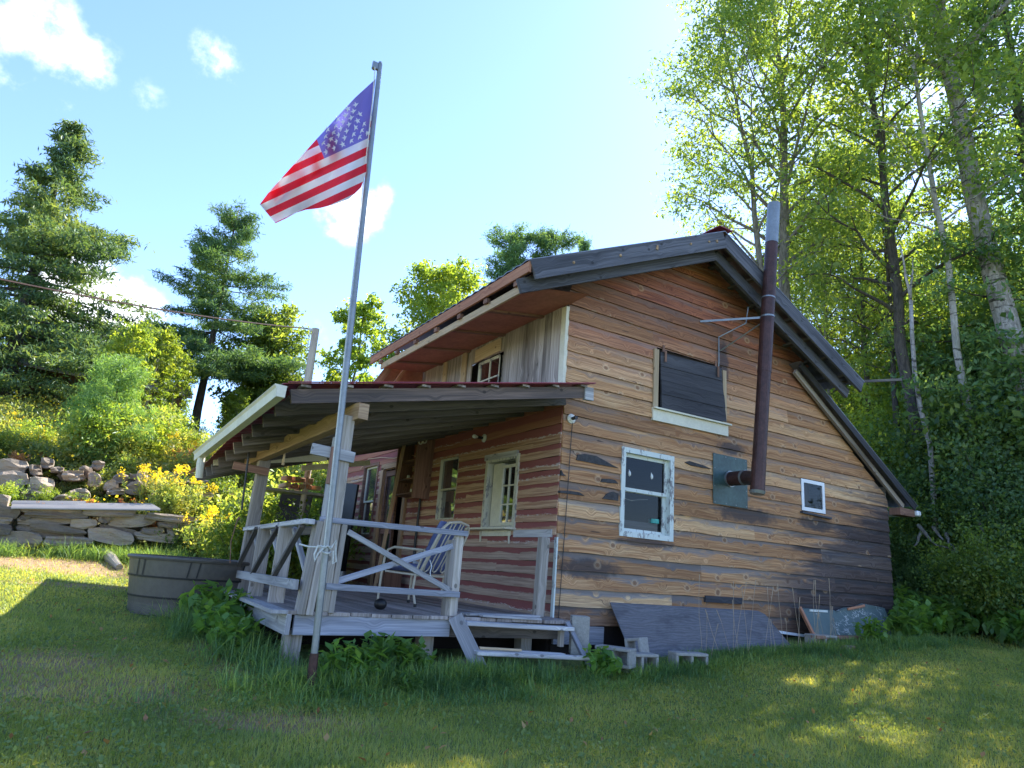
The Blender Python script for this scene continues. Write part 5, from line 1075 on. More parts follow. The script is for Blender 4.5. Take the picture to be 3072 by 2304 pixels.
def conifer(name, H, r0, base, wid, N, bk, leaf, seed, lean=(0, 0), needle=.16, nw=.16, per=6, step=.42, sag=.10, rise=.15, irregular=.25, tuft=.10, prof=None, lopside=None):
    global rng; rng = np.random.default_rng(seed); mb = MB(); T = wob((0, 0, -.3), (lean[0], lean[1], H), 12, .02); mb.tube(T, [r0*(1-.93*i/12) for i in range(13)], 8)
    def at(t): k = min(11, int(t*12)); return T[k]+(T[k+1]-T[k])*(t*12-k)
    pts = []; z = base
    while z < H*.985:
        f = (z-base)/(H-base); w = wid*(prof(f) if prof else (1-f)**.8+.03); m = max(3, int(per*(1-.4*f)))
        for b_ in range(m):
            if rng.random() < irregular*.35: continue
            az = rng.uniform(0, 2*PI); L_ = w*rng.uniform(1-irregular*1.6, 1+irregular*.6)
            if lopside: L_ *= 1+lopside[0]*math.cos(az-lopside[1])
            a = at(z/H+rng.uniform(-.01, .01)); dr = np.array([math.cos(az), math.sin(az), rise+.7*f*f-rng.uniform(0, .2)]); e = a+dr*L_
            path = wob(a, e, 6, .07, sag); r1 = max(.01, r0*.22*(1-f*.7)); mb.tube(path, [r1*(1-.85*k/6) for k in range(7)], 4, cap=False)
            nt_ = max(3, int(L_/.16))
            for s in range(nt_):
                g = .22+.78*s/nt_; k = min(5, int(g*6)); p0 = path[k]+(path[k+1]-path[k])*(g*6-k); l2 = L_*.30*(1.15-g)*rng.uniform(.6, 1.2)+.12
                for sd in (-1, 1):
                    a2 = az+sd*rng.uniform(.6, 1.2); p1 = p0+np.array([math.cos(a2), math.sin(a2), rng.uniform(-.28, .12)])*l2
                    for q_ in np.arange(.25, 1.01, .25): pts.append(p0+(p1-p0)*q_)
            pts.append(e)
        z += step*rng.uniform(.8, 1.2)*(1-.35*f)
    A = np.array(pts); P = A[rng.integers(0, len(A), N)]+rng.normal(size=(N, 3))*tuft*[1, 1, .55]
    V, F = leaves(P, needle, nw, .15 if leaf != 'spruce' else .5, .3); o = thing(name, None, None); mb.build('trunk', BK[bk], o, smooth=True)
    nmesh('crown', V, F, LF[leaf], o, rnd=rng.random(len(F)), keep=False); return o
def put(o, px, dist, label, cat='tree', group=None, rz=None, sc=None, dz=0., xy=None):
    P = far(px, dist) if xy is None else xy; x, y = float(P[0]), float(P[1]); o.location = (x, y, gzf(x, y)+dz)
    if rz is not None: o.rotation_euler = (0, 0, rz)
    if sc is not None: o.scale = (sc, sc, sc) if not hasattr(sc, '__len__') else sc
    tag(o, label, cat, group); 
    if group is None and 'group' in o: del o['group']
    return o
def dup(o, *a, **k): return put(copy_tree(o), *a, **k)
def zray(px, py, d): r = rayd(px, py); return float((EYE+r/math.hypot(r[0], r[1])*d)[2])
def height(px, pytop, d): P = far(px, d); return zray(px, pytop, d)-gzf(P[0], P[1])
# --- left side
gl_, g2_ = 'trees on the left bank', 'saplings and small trees on the left bank'
H = height(120, 330, 28); sp1 = conifer('spruce_tree', H, .26, 1.0, 4.4, 75000, 'dark_bark_tree', 'spruce', 11, needle=.20, nw=.22, per=8, step=.30, sag=.02, rise=-.12, irregular=.38, tuft=.14, prof=lambda f: min(1, (1-f)**.95*1.1+.015), lopside=(.15, 0))
put(sp1, -55, 28, 'huge dark ragged spruce at the left edge, tallest conifer there', 'tree', gl_)
H = height(640, 598, 31); pn = conifer('pine_tree', H, .20, H*.30, 4.2, 52000, 'dark_bark_tree', 'pine', 23, lean=(.1, .1), needle=.22, nw=.16, per=8, step=.50, sag=.03, rise=.06, irregular=.28, tuft=.13, prof=lambda f: .95*(1-f)**.85*(.88+.14*math.sin(f*14+1))+.06)
put(pn, 560, 31, 'green pine with open layered branches left of the flag, bare lower trunk', 'tree', gl_)
H = height(1480, 685, 40); wp = conifer('pine_tree', H, .3, H*.3, 4.0, 40000, 'dark_bark_tree', 'pine', 31, needle=.26, nw=.18, per=6, step=.6, sag=.02, rise=.25, irregular=.4, tuft=.22, prof=lambda f: (1-f)**.55*(.8+.3*math.sin(f*8)))
put(wp, 1480, 40, 'tall white pine rising behind the left slope of the cabin roof', 'tree', 'pines behind the cabin roof')
dup(wp, 1625, 41, 'white pine showing just right of its taller neighbour above the roof edge', 'tree', 'pines behind the cabin roof', rz=2., sc=1.0); dup(wp, 1720, 44, 'thin white pine tip peeping above the roof edge, rightmost of the pines', 'tree', 'pines behind the cabin roof', rz=4., sc=(.5, .5, 1.0))
H = height(805, 945, 32); rt = conifer('bushy_tree', H, .14, .8, 1.7, 26000, 'dark_bark_tree', 'mid', 41, needle=.18, nw=.45, per=9, step=.32, sag=0, rise=.5, irregular=.3, tuft=.22, prof=lambda f: .55+.6*math.sin(PI*min(1, .2+f*.75))-.25*f)
put(rt, 745, 32, 'dense rounded green tree left of the utility pole', 'tree', gl_)
H = height(1030, 905, 26); sl = deciduous('slender_tree', H, .09, (.1, .1), .25, 24, 1.1, 9000, .15, .20, 'ash_bark', 'spring', 51, upang=.7)
put(sl, 1030, 26, 'slender open tree between the flagpole and the utility pole', 'tree', gl_)
H = height(1255, 830, 22); bt = deciduous('birch_tree', H, .10, (.2, 0), .3, 30, 1.7, 22000, .12, .26, 'birch_bark', 'spring', 61, upang=.6)
put(bt, 1255, 22, 'yellow green birch behind the left eave of the cabin', 'tree', gl_)
sap = deciduous('sapling', 4.6, .05, (.2, .1), .22, 22, 1.2, 6000, .13, .20, 'grey_bark', 'spring', 71, upang=.8)
put(sap, 300, 23, 'yellow green sapling in front of the shed and the big spruce', 'sapling', g2_, sc=.7)
for i, (px, d, s, l) in enumerate(((395, 25, 1.15, 'yellow green sapling between the spruce and the pine'), (480, 27, .95, 'pale sapling left of the pine trunk'), (690, 30, .8, 'low sapling right of the pine trunk'), (985, 27, .6, 'short yellow green sapling right of the utility pole'), (1090, 22, .8, 'sapling behind the flagpole above the porch roof'), (1160, 20, .85, 'sapling under the birch by the cabin eave'))):
    dup(sap, px, d, l, 'sapling', g2_, rz=i*1.3, sc=s*.62)
dk_ = deciduous('leafy_tree', 6.0, .12, (.2, .1), .15, 30, 2.0, 22000, .17, .34, 'dark_bark_tree', 'mid', 81, upang=.5)
put(dk_, 330, 33, 'green leafy tree behind the saplings left of the pine', 'tree', 'background trees on the left', sc=.7)
for i, (px, d, s, l) in enumerate(((140, 34, 1.0, 'leafy tree behind the foot of the big spruce'), (470, 35, .8, 'leafy tree behind the pine, to its left'), (760, 36, .75, 'dark leafy tree behind the rounded tree'), (680, 38, .65, 'low leafy tree beyond the pine trunk'), (890, 37, .75, 'leafy tree beyond the utility pole'), (1010, 36, .8, 'leafy tree beyond the flagpole'), (1120, 30, .9, 'leafy tree under the far eave'), (0, 32, 1.1, 'leafy tree at the very left behind the spruce'))):
    dup(dk_, px, d, l, 'tree', 'background trees on the left', rz=i*1.7, sc=s*(.72 if 560 < px < 780 else .55))
yp = conifer('young_pine', 2.6, .04, .1, 1.05, 16000, 'dark_bark_tree', 'soft', 91, needle=.15, nw=.10, per=7, step=.22, sag=0, rise=.45, irregular=.3, tuft=.09, prof=lambda f: .25+.9*(1-f)**.8)
put(yp, 300, 17.6, 'soft light green young pine in the middle of the bank', 'young pine', 'young pines on the bank', sc=.95); dup(yp, 255, 21, 'young pine tip above the other, by the field edge', 'young pine', 'young pines on the bank', rz=2., sc=.8)
# --- shrubs, goldenrod and vines of the bank
def shrub(name, h, w, N, size, leaf, seed, asp=.5, stems=9, shell=.55):
    global rng; rng = np.random.default_rng(seed); mb = MB()
    tips = []
    for i in range(stems):
        az = rng.uniform(0, 2*PI); r = w*rng.uniform(.2, 1); e = (math.cos(az)*r, math.sin(az)*r, h*rng.uniform(.6, 1.0)); mb.tube(wob((math.cos(az)*.008, math.sin(az)*.008, -.1), e, 4, .1), [.014, .011, .008, .006, .003], 4, cap=False); tips.append(e)
    T_ = np.array(tips); k = N//10; f = rng.uniform(.25, 1.0, size=k)**.7; sub = T_[rng.integers(0, len(T_), k)]*f[:, None]+rng.normal(size=(k, 3))*[w*.22, w*.22, h*.13]
    sub[:, 2] = np.abs(sub[:, 2]); P = np.repeat(sub, 10, 0)+rng.normal(size=(k*10, 3))*w*.07; V, F = leaves(P, size, asp, .25); o = thing(name, None, None)
    mb.build('stem', BK['dark_bark_tree'], o); nmesh('foliage', V, F, LF[leaf], o, rnd=rng.random(len(F)), keep=False); return o
shA = shrub('shrub', 1.5, .9, 4600, .085, 'spring', 101); shB = shrub('shrub', 1.5, .9, 4600, .085, 'weed', 102); shC = shrub('shrub', 1.4, .9, 4600, .09, 'mid', 103); shR = shrub('shrub', 1.0, .6, 1800, .07, 'rust', 104); shV = shrub('red_vine', .8, .6, 500, .08, 'red', 105, asp=.6)
def goldenrod(seed):
    global rng; rng = np.random.default_rng(seed); mb = MB(); LP = []; GP = []
    for i in range(9):
        az = rng.uniform(0, 2*PI); r = rng.uniform(.05, .35); h = rng.uniform(.75, 1.15); e = np.array([math.cos(az)*r*1.4, math.sin(az)*r*1.4, h]); p = wob((math.cos(az)*r*.5, math.sin(az)*r*.5, -.05), e, 4, .05); mb.tube(p, [.006, .005, .005, .004, .003], 4, cap=False)
        for k in range(26): f = rng.uniform(.15, .85); LP.append(p[0]*(1-f)+e*f+rng.normal(size=3)*.04)
        for b_ in range(7):
            a2 = rng.uniform(0, 2*PI); l = rng.uniform(.05, .14); 
            for s in np.linspace(.1, 1, 9): GP.append(e+np.array([math.cos(a2)*l*s, math.sin(a2)*l*s, .10*(1-b_/5)+.06*math.sin(s*PI)-.05*s])+rng.normal(size=3)*.012)
    o = thing('goldenrod', None, None); mb.build('stem', LF['weed'], o); V, F = leaves(np.array(LP), .12, .2, .1); nmesh('leaf', V, F, LF['weed'], o, rnd=rng.random(len(F)), keep=False)['kind'] = 'stuff'
    V, F = leaves(np.array(GP), .028, .8, 0); nmesh('flower_plume', V, F, LF['gold'], o, rnd=rng.random(len(F)), keep=False)['kind'] = 'stuff'; return o
grd = goldenrod(111)
rs2 = random.Random(5); used = set()
def scatter(protos, region, n, group, labels, cat, smin, smax, plans=None):
    """plants spread over the bank; region(px, dist) pairs"""
    for i in range(n):
        px, d = region(i)
        if n == 64 and px < 235 and d > 18.6: px += 700
        if n == 64 and 520 < px < 760 and d < 18: px -= 300 if d > 17.3 else -400
        o = protos[i % len(protos)]
        if id(o) in used: c = copy_tree(o)
        else: used.add(id(o)); c = o
        put(c, px, d, labels(px, d, c), cat, group, rz=rs2.uniform(0, 6.28), sc=rs2.uniform(smin, smax)*(.38 if px < 190 else .55 if px < 260 else .66 if d > 19.5 else .78))
def lab_sh(px, d, c):
    side = 'far left of the bank' if px < 220 else 'left middle of the bank' if px < 480 else 'bank behind the gutter' if px < 720 else 'bank behind the porch'
    dep = 'just above the boulders' if d < 17.5 else 'halfway up' if d < 20.5 else 'near the skyline'
    return 'weedy shrub '+dep+', '+side
scatter([shA, shB, shA, shC, shB], lambda i: ((i*67) % 1130-40+rs2.uniform(-25, 25), 16.9+(i*.618 % 1)*6.5), 64, 'weedy shrubs on the left bank', lab_sh, 'shrub', .7, 1.15)
scatter([shR], lambda i: ((560, 18.6), (590, 17.6), (130, 17.3), (40, 16.6), (720, 19))[i], 5, 'rusty brown shrubs on the bank', lambda px, d, c: {560: 'rust brown shrub in the middle of the bank', 590: 'rust brown shrub just below another one mid bank', 130: 'rusty shrub above the left boulders', 40: 'rusty shrub at the left edge of the boulders', 720: 'rusty shrub behind the gutter'}[px], 'shrub', .7, 1.0)
scatter([shV], lambda i: ((165, 15.4), (195, 15.0), (265, 14.9), (300, 14.8), (90, 15.6), (230, 15.7), (405, 15.0))[i], 7, 'red vines over the boulders', lambda px, d, c: {165: 'red leaved vine over the boulders, most crimson', 195: 'red vine just under the crimson one', 265: 'orange vine above the metal sheets', 300: 'orange vine above the middle of the metal sheets', 90: 'orange vine on the left boulders', 230: 'reddish vine at the top of the boulders', 405: 'orange vine by the right boulders'}[px], 'vine', .45, .8)
def lab_g(px, d, c): return 'yellow flowering goldenrod, '+('beside the boulders' if d < 16.5 else 'up on the bank')+(' at the far left' if px < 120 else ' left of the gutter' if px < 600 else ' under the gutter' if px < 760 else ' seen through the porch')
G = [(455, 15.2), (480, 15.6), (620, 14.8), (660, 13.2), (900, 13), (925, 13.4), (880, 12.2), (840, 13.5), (800, 14), (780, 12.6), (940, 12.8), (10, 17), (40, 17.6), (70, 18.4), (20, 19.4), (100, 18.9), (50, 20.4), (5, 21), (820, 20), (870, 21.4), (780, 21), (700, 20.5), (740, 22), (660, 21.5), (640, 19), (480, 18.5), (530, 20.5), (560, 22.4), (430, 20), (520, 14.6), (700, 16.8), (590, 17.2)]
scatter([grd], lambda i: G[i], len(G), 'goldenrod plants on the bank', lab_g, 'goldenrod', .85, 1.3)
# leafy bushes at the end of the porch and along the wall's right end
for i, (px, d, s, p) in enumerate(((800, 11.6, .75, shA), (860, 11.9, .85, shA), (905, 12.3, .8, shC), (760, 12.5, .7, shB), (690, 13, .6, shB), (940, 13.2, .8, shA), (600, 13.6, .42, shC), (830, 13.2, 1., shC), (900, 14.2, 1.1, shA), (780, 15, 1.1, shB), (720, 14.6, .8, shC), (560, 14.4, .5, shB), (640, 15.6, .7, shA), (520, 15.4, .6, shB), (985, 14, 1., shC), (860, 16, 1.1, shC))):
    dup(p, px, d, 'leafy bush '+('right behind the tank and side railing' if px < 760 else 'filling the view through the far end of the porch'), 'bush', 'bushes behind the porch', rz=i*2.1, sc=s)
# --- right side woods
gr_ = 'forest trees on the right'
H = height(2330, -60, 17); ash = deciduous('ash_tree', H, .19, (-.4, .2), .42, 38, 2.7, 32000, .11, .32, 'ash_bark', 'ash', 121, upang=.75, asp=.36, trunk_r_top=.15, droop=.5)
put(ash, 2400, 17, 'tall ash with forked limbs rising just behind the cabin roof and stovepipe', 'tree', gr_)
as2 = deciduous('ash_tree', H*.86, .13, (-1.9, .4), .40, 30, 2.0, 13000, .11, .3, 'ash_bark', 'ash', 127, upang=.6, asp=.36, droop=.5)
put(as2, 2375, 17.3, 'thinner ash trunk leaning left beside the forked ash', 'tree', gr_)
ltB, ltT = far(3190, 16.0), None
r = rayd(2790, -120); ltT = EYE+r/math.hypot(r[0], r[1])*16.5; bz = gzf(*ltB[:2])
lt_ = deciduous('poplar_tree', float(ltT[2])-bz+3, .25, ((float(ltT[0])-float(ltB[0]))*1.2, (float(ltT[1])-float(ltB[1]))*1.2), .6, 20, 2.6, 11000, .12, .36, 'grey_bark', 'mid', 131, upang=.5, trunk_r_top=.45, wob_=.035)
put(lt_, 0, 0, 'large pale barked tree leaning left across the upper right', 'tree', gr_, xy=ltB)
H = 12.; dt_ = deciduous('maple_tree', 13., .15, (-1.0, .3), .35, 28, 2.5, 9500, .12, .38, 'dark_bark_tree', 'mid', 141, upang=.35, trunk_r_top=.25, wob_=.05)
put(dt_, 2800, 16.5, 'dark trunked maple right of the stovepipe', 'tree', gr_)
bi = deciduous('birch_tree', 12., .085, (-.9, .2), .5, 24, 2.0, 9000, .12, .34, 'birch_bark', 'mid', 151, upang=.4, trunk_r_top=.35, wob_=.05)
put(bi, 2925, 16.0, 'thin white birch between the maple and the leaning poplar', 'tree', gr_)
global_sn = MB(); rng = np.random.default_rng(5)
Ps = far(2800, 15); b0 = np.array([0, 0, -.3]); zf = zray(2775, 900, 15)-gzf(*Ps[:2]); tpz = zray(2750, 770, 15)-gzf(*Ps[:2])
sg = thing('dead_snag', 'pale dead forked snag right of the cabin roof', 'dead tree', (0, 0, 0)); q = MB(); p = wob(b0, (-.12, .1, zf), 8, .07); q.tube(p, [.06-.003*i for i in range(9)], 7); q.tube(wob(p[-1], (-.35, .1, tpz+.2), 4, .1), [.034, .03, .025, .02, .01], 6); q.tube(wob(p[-1], (.25, .2, tpz+.1), 4, .1), [.03, .027, .022, .015, .008], 6); q.build('trunk', BK['grey_bark'], sg, smooth=True)
sg.location = (float(Ps[0]), float(Ps[1]), gzf(*Ps[:2])); 
H = 15.; hem = conifer('hemlock_tree', 16., .22, .6, 3.4, 52000, 'dark_bark_tree', 'dark', 161, needle=.14, nw=.34, per=8, step=.42, sag=.05, rise=.05, irregular=.35, tuft=.16, prof=lambda f: (1-f)**.6)
put(hem, 3215, 17.5, 'dark drooping hemlock at the right edge of the picture', 'tree', gr_)
# forest behind: copies, each its own tree
frA = deciduous('forest_tree', 13.5, .13, (.3, .2), .22, 36, 2.6, 17000, .13, .42, 'dark_bark_tree', 'mid', 171, upang=.4)
frB = deciduous('forest_tree', 12.5, .12, (-.4, .2), .18, 36, 2.6, 17000, .13, .42, 'ash_bark', 'spring', 172, upang=.4)
fr = [(2520, 21, .9, 1), (2620, 24, .9, 0), (2700, 20, .85, 1), (2830, 22, .9, 0), (2950, 20, .9, 1), (3060, 21, .9, 0), (3170, 25, .9, 1), (2560, 29, .9, 0), (2660, 31, .9, 1), (2770, 30, .9, 0), (2880, 30, 1., 1), (3000, 29, 1., 0), (3100, 29, .9, 1), (2440, 31, .9, 1), (3230, 30, .8, 0), (2360, 34, .62, 0), (2250, 33, .5, 1), (2130, 36, .42, 0)]
u0 = [False, False]
names = ['thin leafy forest tree just behind the ash', 'leafy forest tree right of the ash', 'sunlit tree behind the dark maple', 'leafy tree between maple and birch', 'sunlit tree behind the white birch', 'leafy tree behind the leaning poplar', 'bright tree beyond the hemlock', 'deep forest tree behind the ash', 'deep forest tree left of the maple', 'deep forest tree behind the maple', 'deep forest tree behind the birch', 'deep forest tree behind the poplar', 'deep forest tree at the right edge', 'far sunlit tree behind the ash trunks', 'deep forest tree beyond the right edge', 'far low tree behind the stovepipe', 'far low tree behind the ridge, pale green', 'far low tree left of the ridge cap']
for i, (px, d, s, k) in enumerate(fr):
    p = (frA, frB)[k]; o = p if not u0[k] else copy_tree(p); u0[k] = True; put(o, px, d, names[i], 'tree', 'forest trees behind the cabin', rz=i*1.9, sc=s*(.56 if px > 2640 else .85))
# dense undergrowth of the right slope
unA = shrub('understory_bush', 2.4, 1.3, 11000, .075, 'mid', 181, asp=.6, stems=14); unB = shrub('understory_bush', 2.2, 1.3, 11000, .07, 'dark', 182, asp=.6, stems=14); unC = shrub('understory_bush', 2.6, 1.2, 9000, .085, 'spring', 183, asp=.6, stems=14)
un = [(2760, 10.4, .55, 1), (2830, 10.0, .6, 0), (2900, 9.6, .5, 1), (2980, 9.4, .6, 0), (3060, 9.2, .6, 1), (2720, 11.4, .8, 0), (2790, 11.4, .9, 1), (2870, 11.0, .85, 0), (2950, 10.8, .9, 1), (3040, 10.4, .9, 1), (3110, 10, .9, 0), (2680, 12.6, .9, 2), (2750, 13, 1.1, 1), (2830, 12.9, 1.1, 0), (2920, 12.2, 1.2, 1), (3000, 12.2, 1.2, 1), (3080, 11.6, 1.2, 0), (2640, 14.6, 1.1, 2), (2720, 15.4, 1.2, 2), (2800, 15, 1.3, 2), (2890, 14.4, 1.3, 0), (2980, 14, 1.4, 1), (3070, 13.5, 1.4, 1), (2590, 16.5, 1.1, 2), (2680, 17.5, 1.3, 2), (2780, 18, 1.4, 2), (2880, 17, 1.4, 0), (2520, 18.5, 1.1, 2), (2450, 20, 1.0, 2), (3150, 12.5, 1.4, 1), (2660, 11.2, .5, 1), (2700, 10.6, .35, 1), (2620, 20, 1.6, 2), (2720, 21, 1.6, 2), (2540, 22, 1.4, 2), (2850, 20, 1.6, 2), (2380, 24, 1.1, 2), (3000, 17, 1.5, 0)]
u1 = [False]*3; zone = {0: 'mid green', 1: 'dark green', 2: 'sunlit yellow green'}
for i, (px, d, s, k) in enumerate(un):
    if i % 5 == 3 and d > 13: k = 2
    s = s*(.55+.5*((i*.618) % 1))
    p = (unA, unB, unC)[k]; o = p if not u1[k] else copy_tree(p); u1[k] = True
    d0 = d; d = 13.4+(d-9.2)*.95; s = s*1.15
    put(o, px+25, d, zone[k]+' bush '+('at the slope foot' if d0 < 10.8 else 'on the slope' if d0 < 13.5 else 'among the trunks')+(' by the cabin corner' if px < 2780 else ' below the birch' if px < 2930 else ' near the right edge'), 'bush', 'bushes on the wooded slope', rz=i*1.37, sc=s)
for i, (px, d, s, l) in enumerate(((2700, 17.5, .75, 'slim dark trunk between the stovepipe and the maple'), (2590, 19, .8, 'slim dark trunk right above the lower roof'))):
    dup(dt_, px, d, l, 'tree', gr_, rz=i*2.4+1, sc=(s*.7, s*.7, s))
# exposed roots
q = MB(); rng = np.random.default_rng(9)
for px, py, qx, qy in ((2755, 1575, 2865, 1655), (2840, 1600, 2870, 1660), (2770, 1590, 2740, 1640), (2915, 1605, 2960, 1635), (2940, 1570, 2950, 1610), (2800, 1580, 2830, 1620)):
    a = on(px, py, 0, 8.0); b_ = on(qx, qy, 0, 7.8); q.tube(wob(a, b_, 5, .2), [.035, .03, .025, .02, .015, .008], 6)
tr_ = thing('root_tangle', 'tangle of bare grey roots on the slope right of the cabin', 'roots', tuple(on(2830, 1620, 0, 7.9))); q.each('root', BK['ash_bark'], tr_)
# broad-leaved weeds before the porch and maple shoots by the doors
def weedplant(name, n, h, spread, size, leaf, seed, asp=.55):
    global rng; rng = np.random.default_rng(seed); mb = MB(); LP = []
    for i in range(n):
        az = rng.uniform(0, 2*PI); r = spread*math.sqrt(rng.random()); hh = h*rng.uniform(.6, 1.); b0 = np.array([r*math.cos(az), r*math.sin(az), -.03]); e = b0+np.array([rng.normal()*.05, rng.normal()*.05, hh]); mb.tube(wob(b0, e, 3, .06), [.005, .004, .004, .002], 4, cap=False)
        for k in range(6):
            f = .35+.65*k/5; c_ = b0+(e-b0)*f
            for m in range(3): a2 = rng.uniform(0, 2*PI); LP.append(c_+np.array([math.cos(a2), math.sin(a2), .15])*size*.6)
    P = np.array(LP); V, F = leaves(P, size, asp, .2, .85, .25); o = thing(name, None, None); mb.build('stem', LF['shade'], o); nmesh('leaf', V, F, LF[leaf], o, rnd=rng.random(len(F)), keep=False)['kind'] = 'stuff'; return o
LF['herb'] = leafmat('broad_herb_leaf', (.05, .11, .03), (.08, .16, .035), (.12, .20, .045), .5, 3.)
wd = weedplant('leafy_weed', 8, .42, .16, .14, 'herb', 191)
wl = [(-2.75, -.95, .9, 'broad leaved weed at the porch beam nearest the flagpole'), (-2.45, -.85, 1.0, 'broad leaved weed under the middle of the porch beam'), (-2.2, -.95, .9, 'broad leaved weed right of the tallest clump under the porch beam'), (-2.6, -1.15, .7, 'low broad leaved weed in the long grass right of the flagpole'), (-1.95, -.8, .7, 'small broad leaved weed below the railing end post'), (-3.35, .6, 1.0, 'leafy weed climbing the side beam of the porch'), (-3.3, 1.1, 1.2, 'leafy weed between the tank and the side beam'), (-3.45, .1, .9, 'leafy weed at the left of the porch corner'), (-3.4, 1.7, 1.2, 'tall weed against the tank'), (-2.3, -1.4, .5, 'small herb in the grass right of the pole foot'), (.02, -.95, .8, 'small leafy plant before the cinder blocks'), (4.85, -.75, .9, 'maple shoot before the broken green door'), (5.75, -.65, 1.2, 'maple shoot over the torn green door'), (6.2, -.6, 1.4, 'maple shoots at the dark wall corner'), (6.7, -.5, 1.5, 'tall leafy shoots beside the cabin corner')]
for i, (x, y, s, l) in enumerate(wl): put(wd if i == 0 else copy_tree(wd), 0, 0, l, 'weed', 'leafy weeds around the cabin', rz=i*1.1, sc=s, xy=(x, y))
for i in range(16):
    y_ = -3.6+i*.27; x_ = 7.15+.25*math.sin(i*2.3); put(copy_tree(wd), 0, 0, 'leafy weed where the lawn meets the wooded slope', 'weed', 'weeds at the edge of the wooded slope', rz=i*1.7, sc=1.1+.5*math.sin(i*1.9)**2, xy=(x_, y_))
# ---- grass as stuff
def blades(P, h, w, lean=.35, seg=1, leanvec=None):
    n = len(P); az = rng.uniform(0, 2*PI, n); d = np.stack([np.cos(az), np.sin(az), np.zeros(n)], 1); s = np.stack([-np.sin(az), np.cos(az), np.zeros(n)], 1); s = s*w[:, None]/2; ln = (lean*np.abs(rng.normal(size=n)))[:, None]
    if seg == 1:
        tip = P+d*h[:, None]*ln+np.array([0, 0, 1.])*h[:, None]; V = np.stack([P-s, P+s, tip], 1).reshape(-1, 3); return V, np.arange(3*n).reshape(n, 3)
    V = []; F = []
    ks = np.linspace(0, 1, seg+1); rows = []
    for k in ks:
        c_ = P+d*(h[:, None]*ln*k**1.9*1.3)+np.array([0, 0, 1.])*(h[:, None]*(k-.32*ln*k**2.6)); ww = (1-k)**.6; rows.append(np.stack([c_-s*ww, c_+s*ww], 1))
    A = np.stack(rows, 1).reshape(n, -1, 3); m = (seg+1)*2; V = A.reshape(-1, 3); b0 = np.arange(n)[:, None]*m
    F = np.concatenate([np.stack([b0[:, 0]+2*k, b0[:, 0]+2*k+1, b0[:, 0]+2*k+3, b0[:, 0]+2*k+2], 1) for k in range(seg)]); return V, F
def free(x, y): return ~(((x > -3.05) & (y > -.42)) & (x < 6.7) & (y < 8.4)) & (((x-TX)**2+(y-TY)**2) > .44)
def dirtmask(x, y):
    m = np.exp(-(((x+6.0)/5.5)**2+((y-5.6)/.75)**2)**2)
    for cx, cy, rx, ry in ((-4.75, -.25, .6, .75), (-3.45, -1.95, .6, .3), (-3.5, .1, .22, .9), (-4.4, 4.05, 1.0, .22), (-4.6, -1.2, 1.1, .45)): m = np.maximum(m, .8*np.exp(-(((x-cx)/rx)**2+((y-cy)/ry)**2)**2))
    return m
def gsample(n, dmin, dmax, pxa, pxb, power=1.6):
    d = dmin*(dmax/dmin)**(rng.random(n)**(1/power*1.0)); px = rng.uniform(pxa, pxb, n); a = np.arctan2((px-1536)/FPX, 1.0)*1.03+YAW; return EYE[0]+d*np.sin(a), EYE[1]+d*np.cos(a), d
rng = np.random.default_rng(77)
lawnm = leafmat('lawn_blade', (.09, .135, .035), (.155, .195, .05), (.27, .265, .08), .45, 1.3)
x, y, d = gsample(620000, 3.2, 15, -1300, 3900, 1.25); k = free(x, y) & (x < 7.6) & (y < 7.0) & (rng.random(len(x)) > dirtmask(x, y)*.9); x, y, d = x[k], y[k], d[k]
tall = .5+.5*np.sin(x*3.1+np.sin(y*2.3)*2)*np.sin(y*2.7+x); h = (.020+.018*rng.random(len(x))+.012*tall); w = .0022+.0011*d
V, F = blades(np.stack([x, y, gz(x, y)-.004], 1), h, w, .8); gr = nmesh('lawn_grass', V, F, lawnm, None, rnd=rng.random(len(F))); tag(gr, kind='stuff', label='short mown lawn grass around the cabin', cat='grass')
# clover and small herbs in the turf
x, y, d = gsample(30000, 3.2, 11, -120, 3250, 1.4); k = free(x, y) & (x < 7.4) & (y < 5) & (np.sin(x*1.9+1)*np.sin(y*2.3+x*.6) > -.1); x, y = x[k], y[k]
V, F = leaves(np.stack([x, y, gz(x, y)+.03+.02*rng.random(len(x))], 1), .024, .8, 0, .85); cl = nmesh('clover', V, F, leafmat('clover_leaf', (.09, .14, .04), (.13, .19, .05), (.19, .24, .07), .4, 2.), None, rnd=rng.random(len(F))); tag(cl, kind='stuff', label='clover and small herbs in the lawn', cat='ground cover')
# dead thatch on the worn patches
x, y, d = gsample(75000, 3.2, 16, -900, 2400, 1.3); k = free(x, y) & (rng.random(len(x)) < dirtmask(x, y)+.04) & (y < 6.9); x, y = x[k], y[k]
V, F = blades(np.stack([x, y, gz(x, y)], 1), .02+.02*rng.random(len(x)), np.full(len(x), .006), 2.2); th = nmesh('dry_thatch', V, F, leafmat('dry_blade', (.20, .13, .07), (.30, .20, .10), (.38, .28, .15), .3, 2.), None, rnd=rng.random(len(F))); tag(th, kind='stuff', label='dry brown thatch on worn lawn patches', cat='grass')
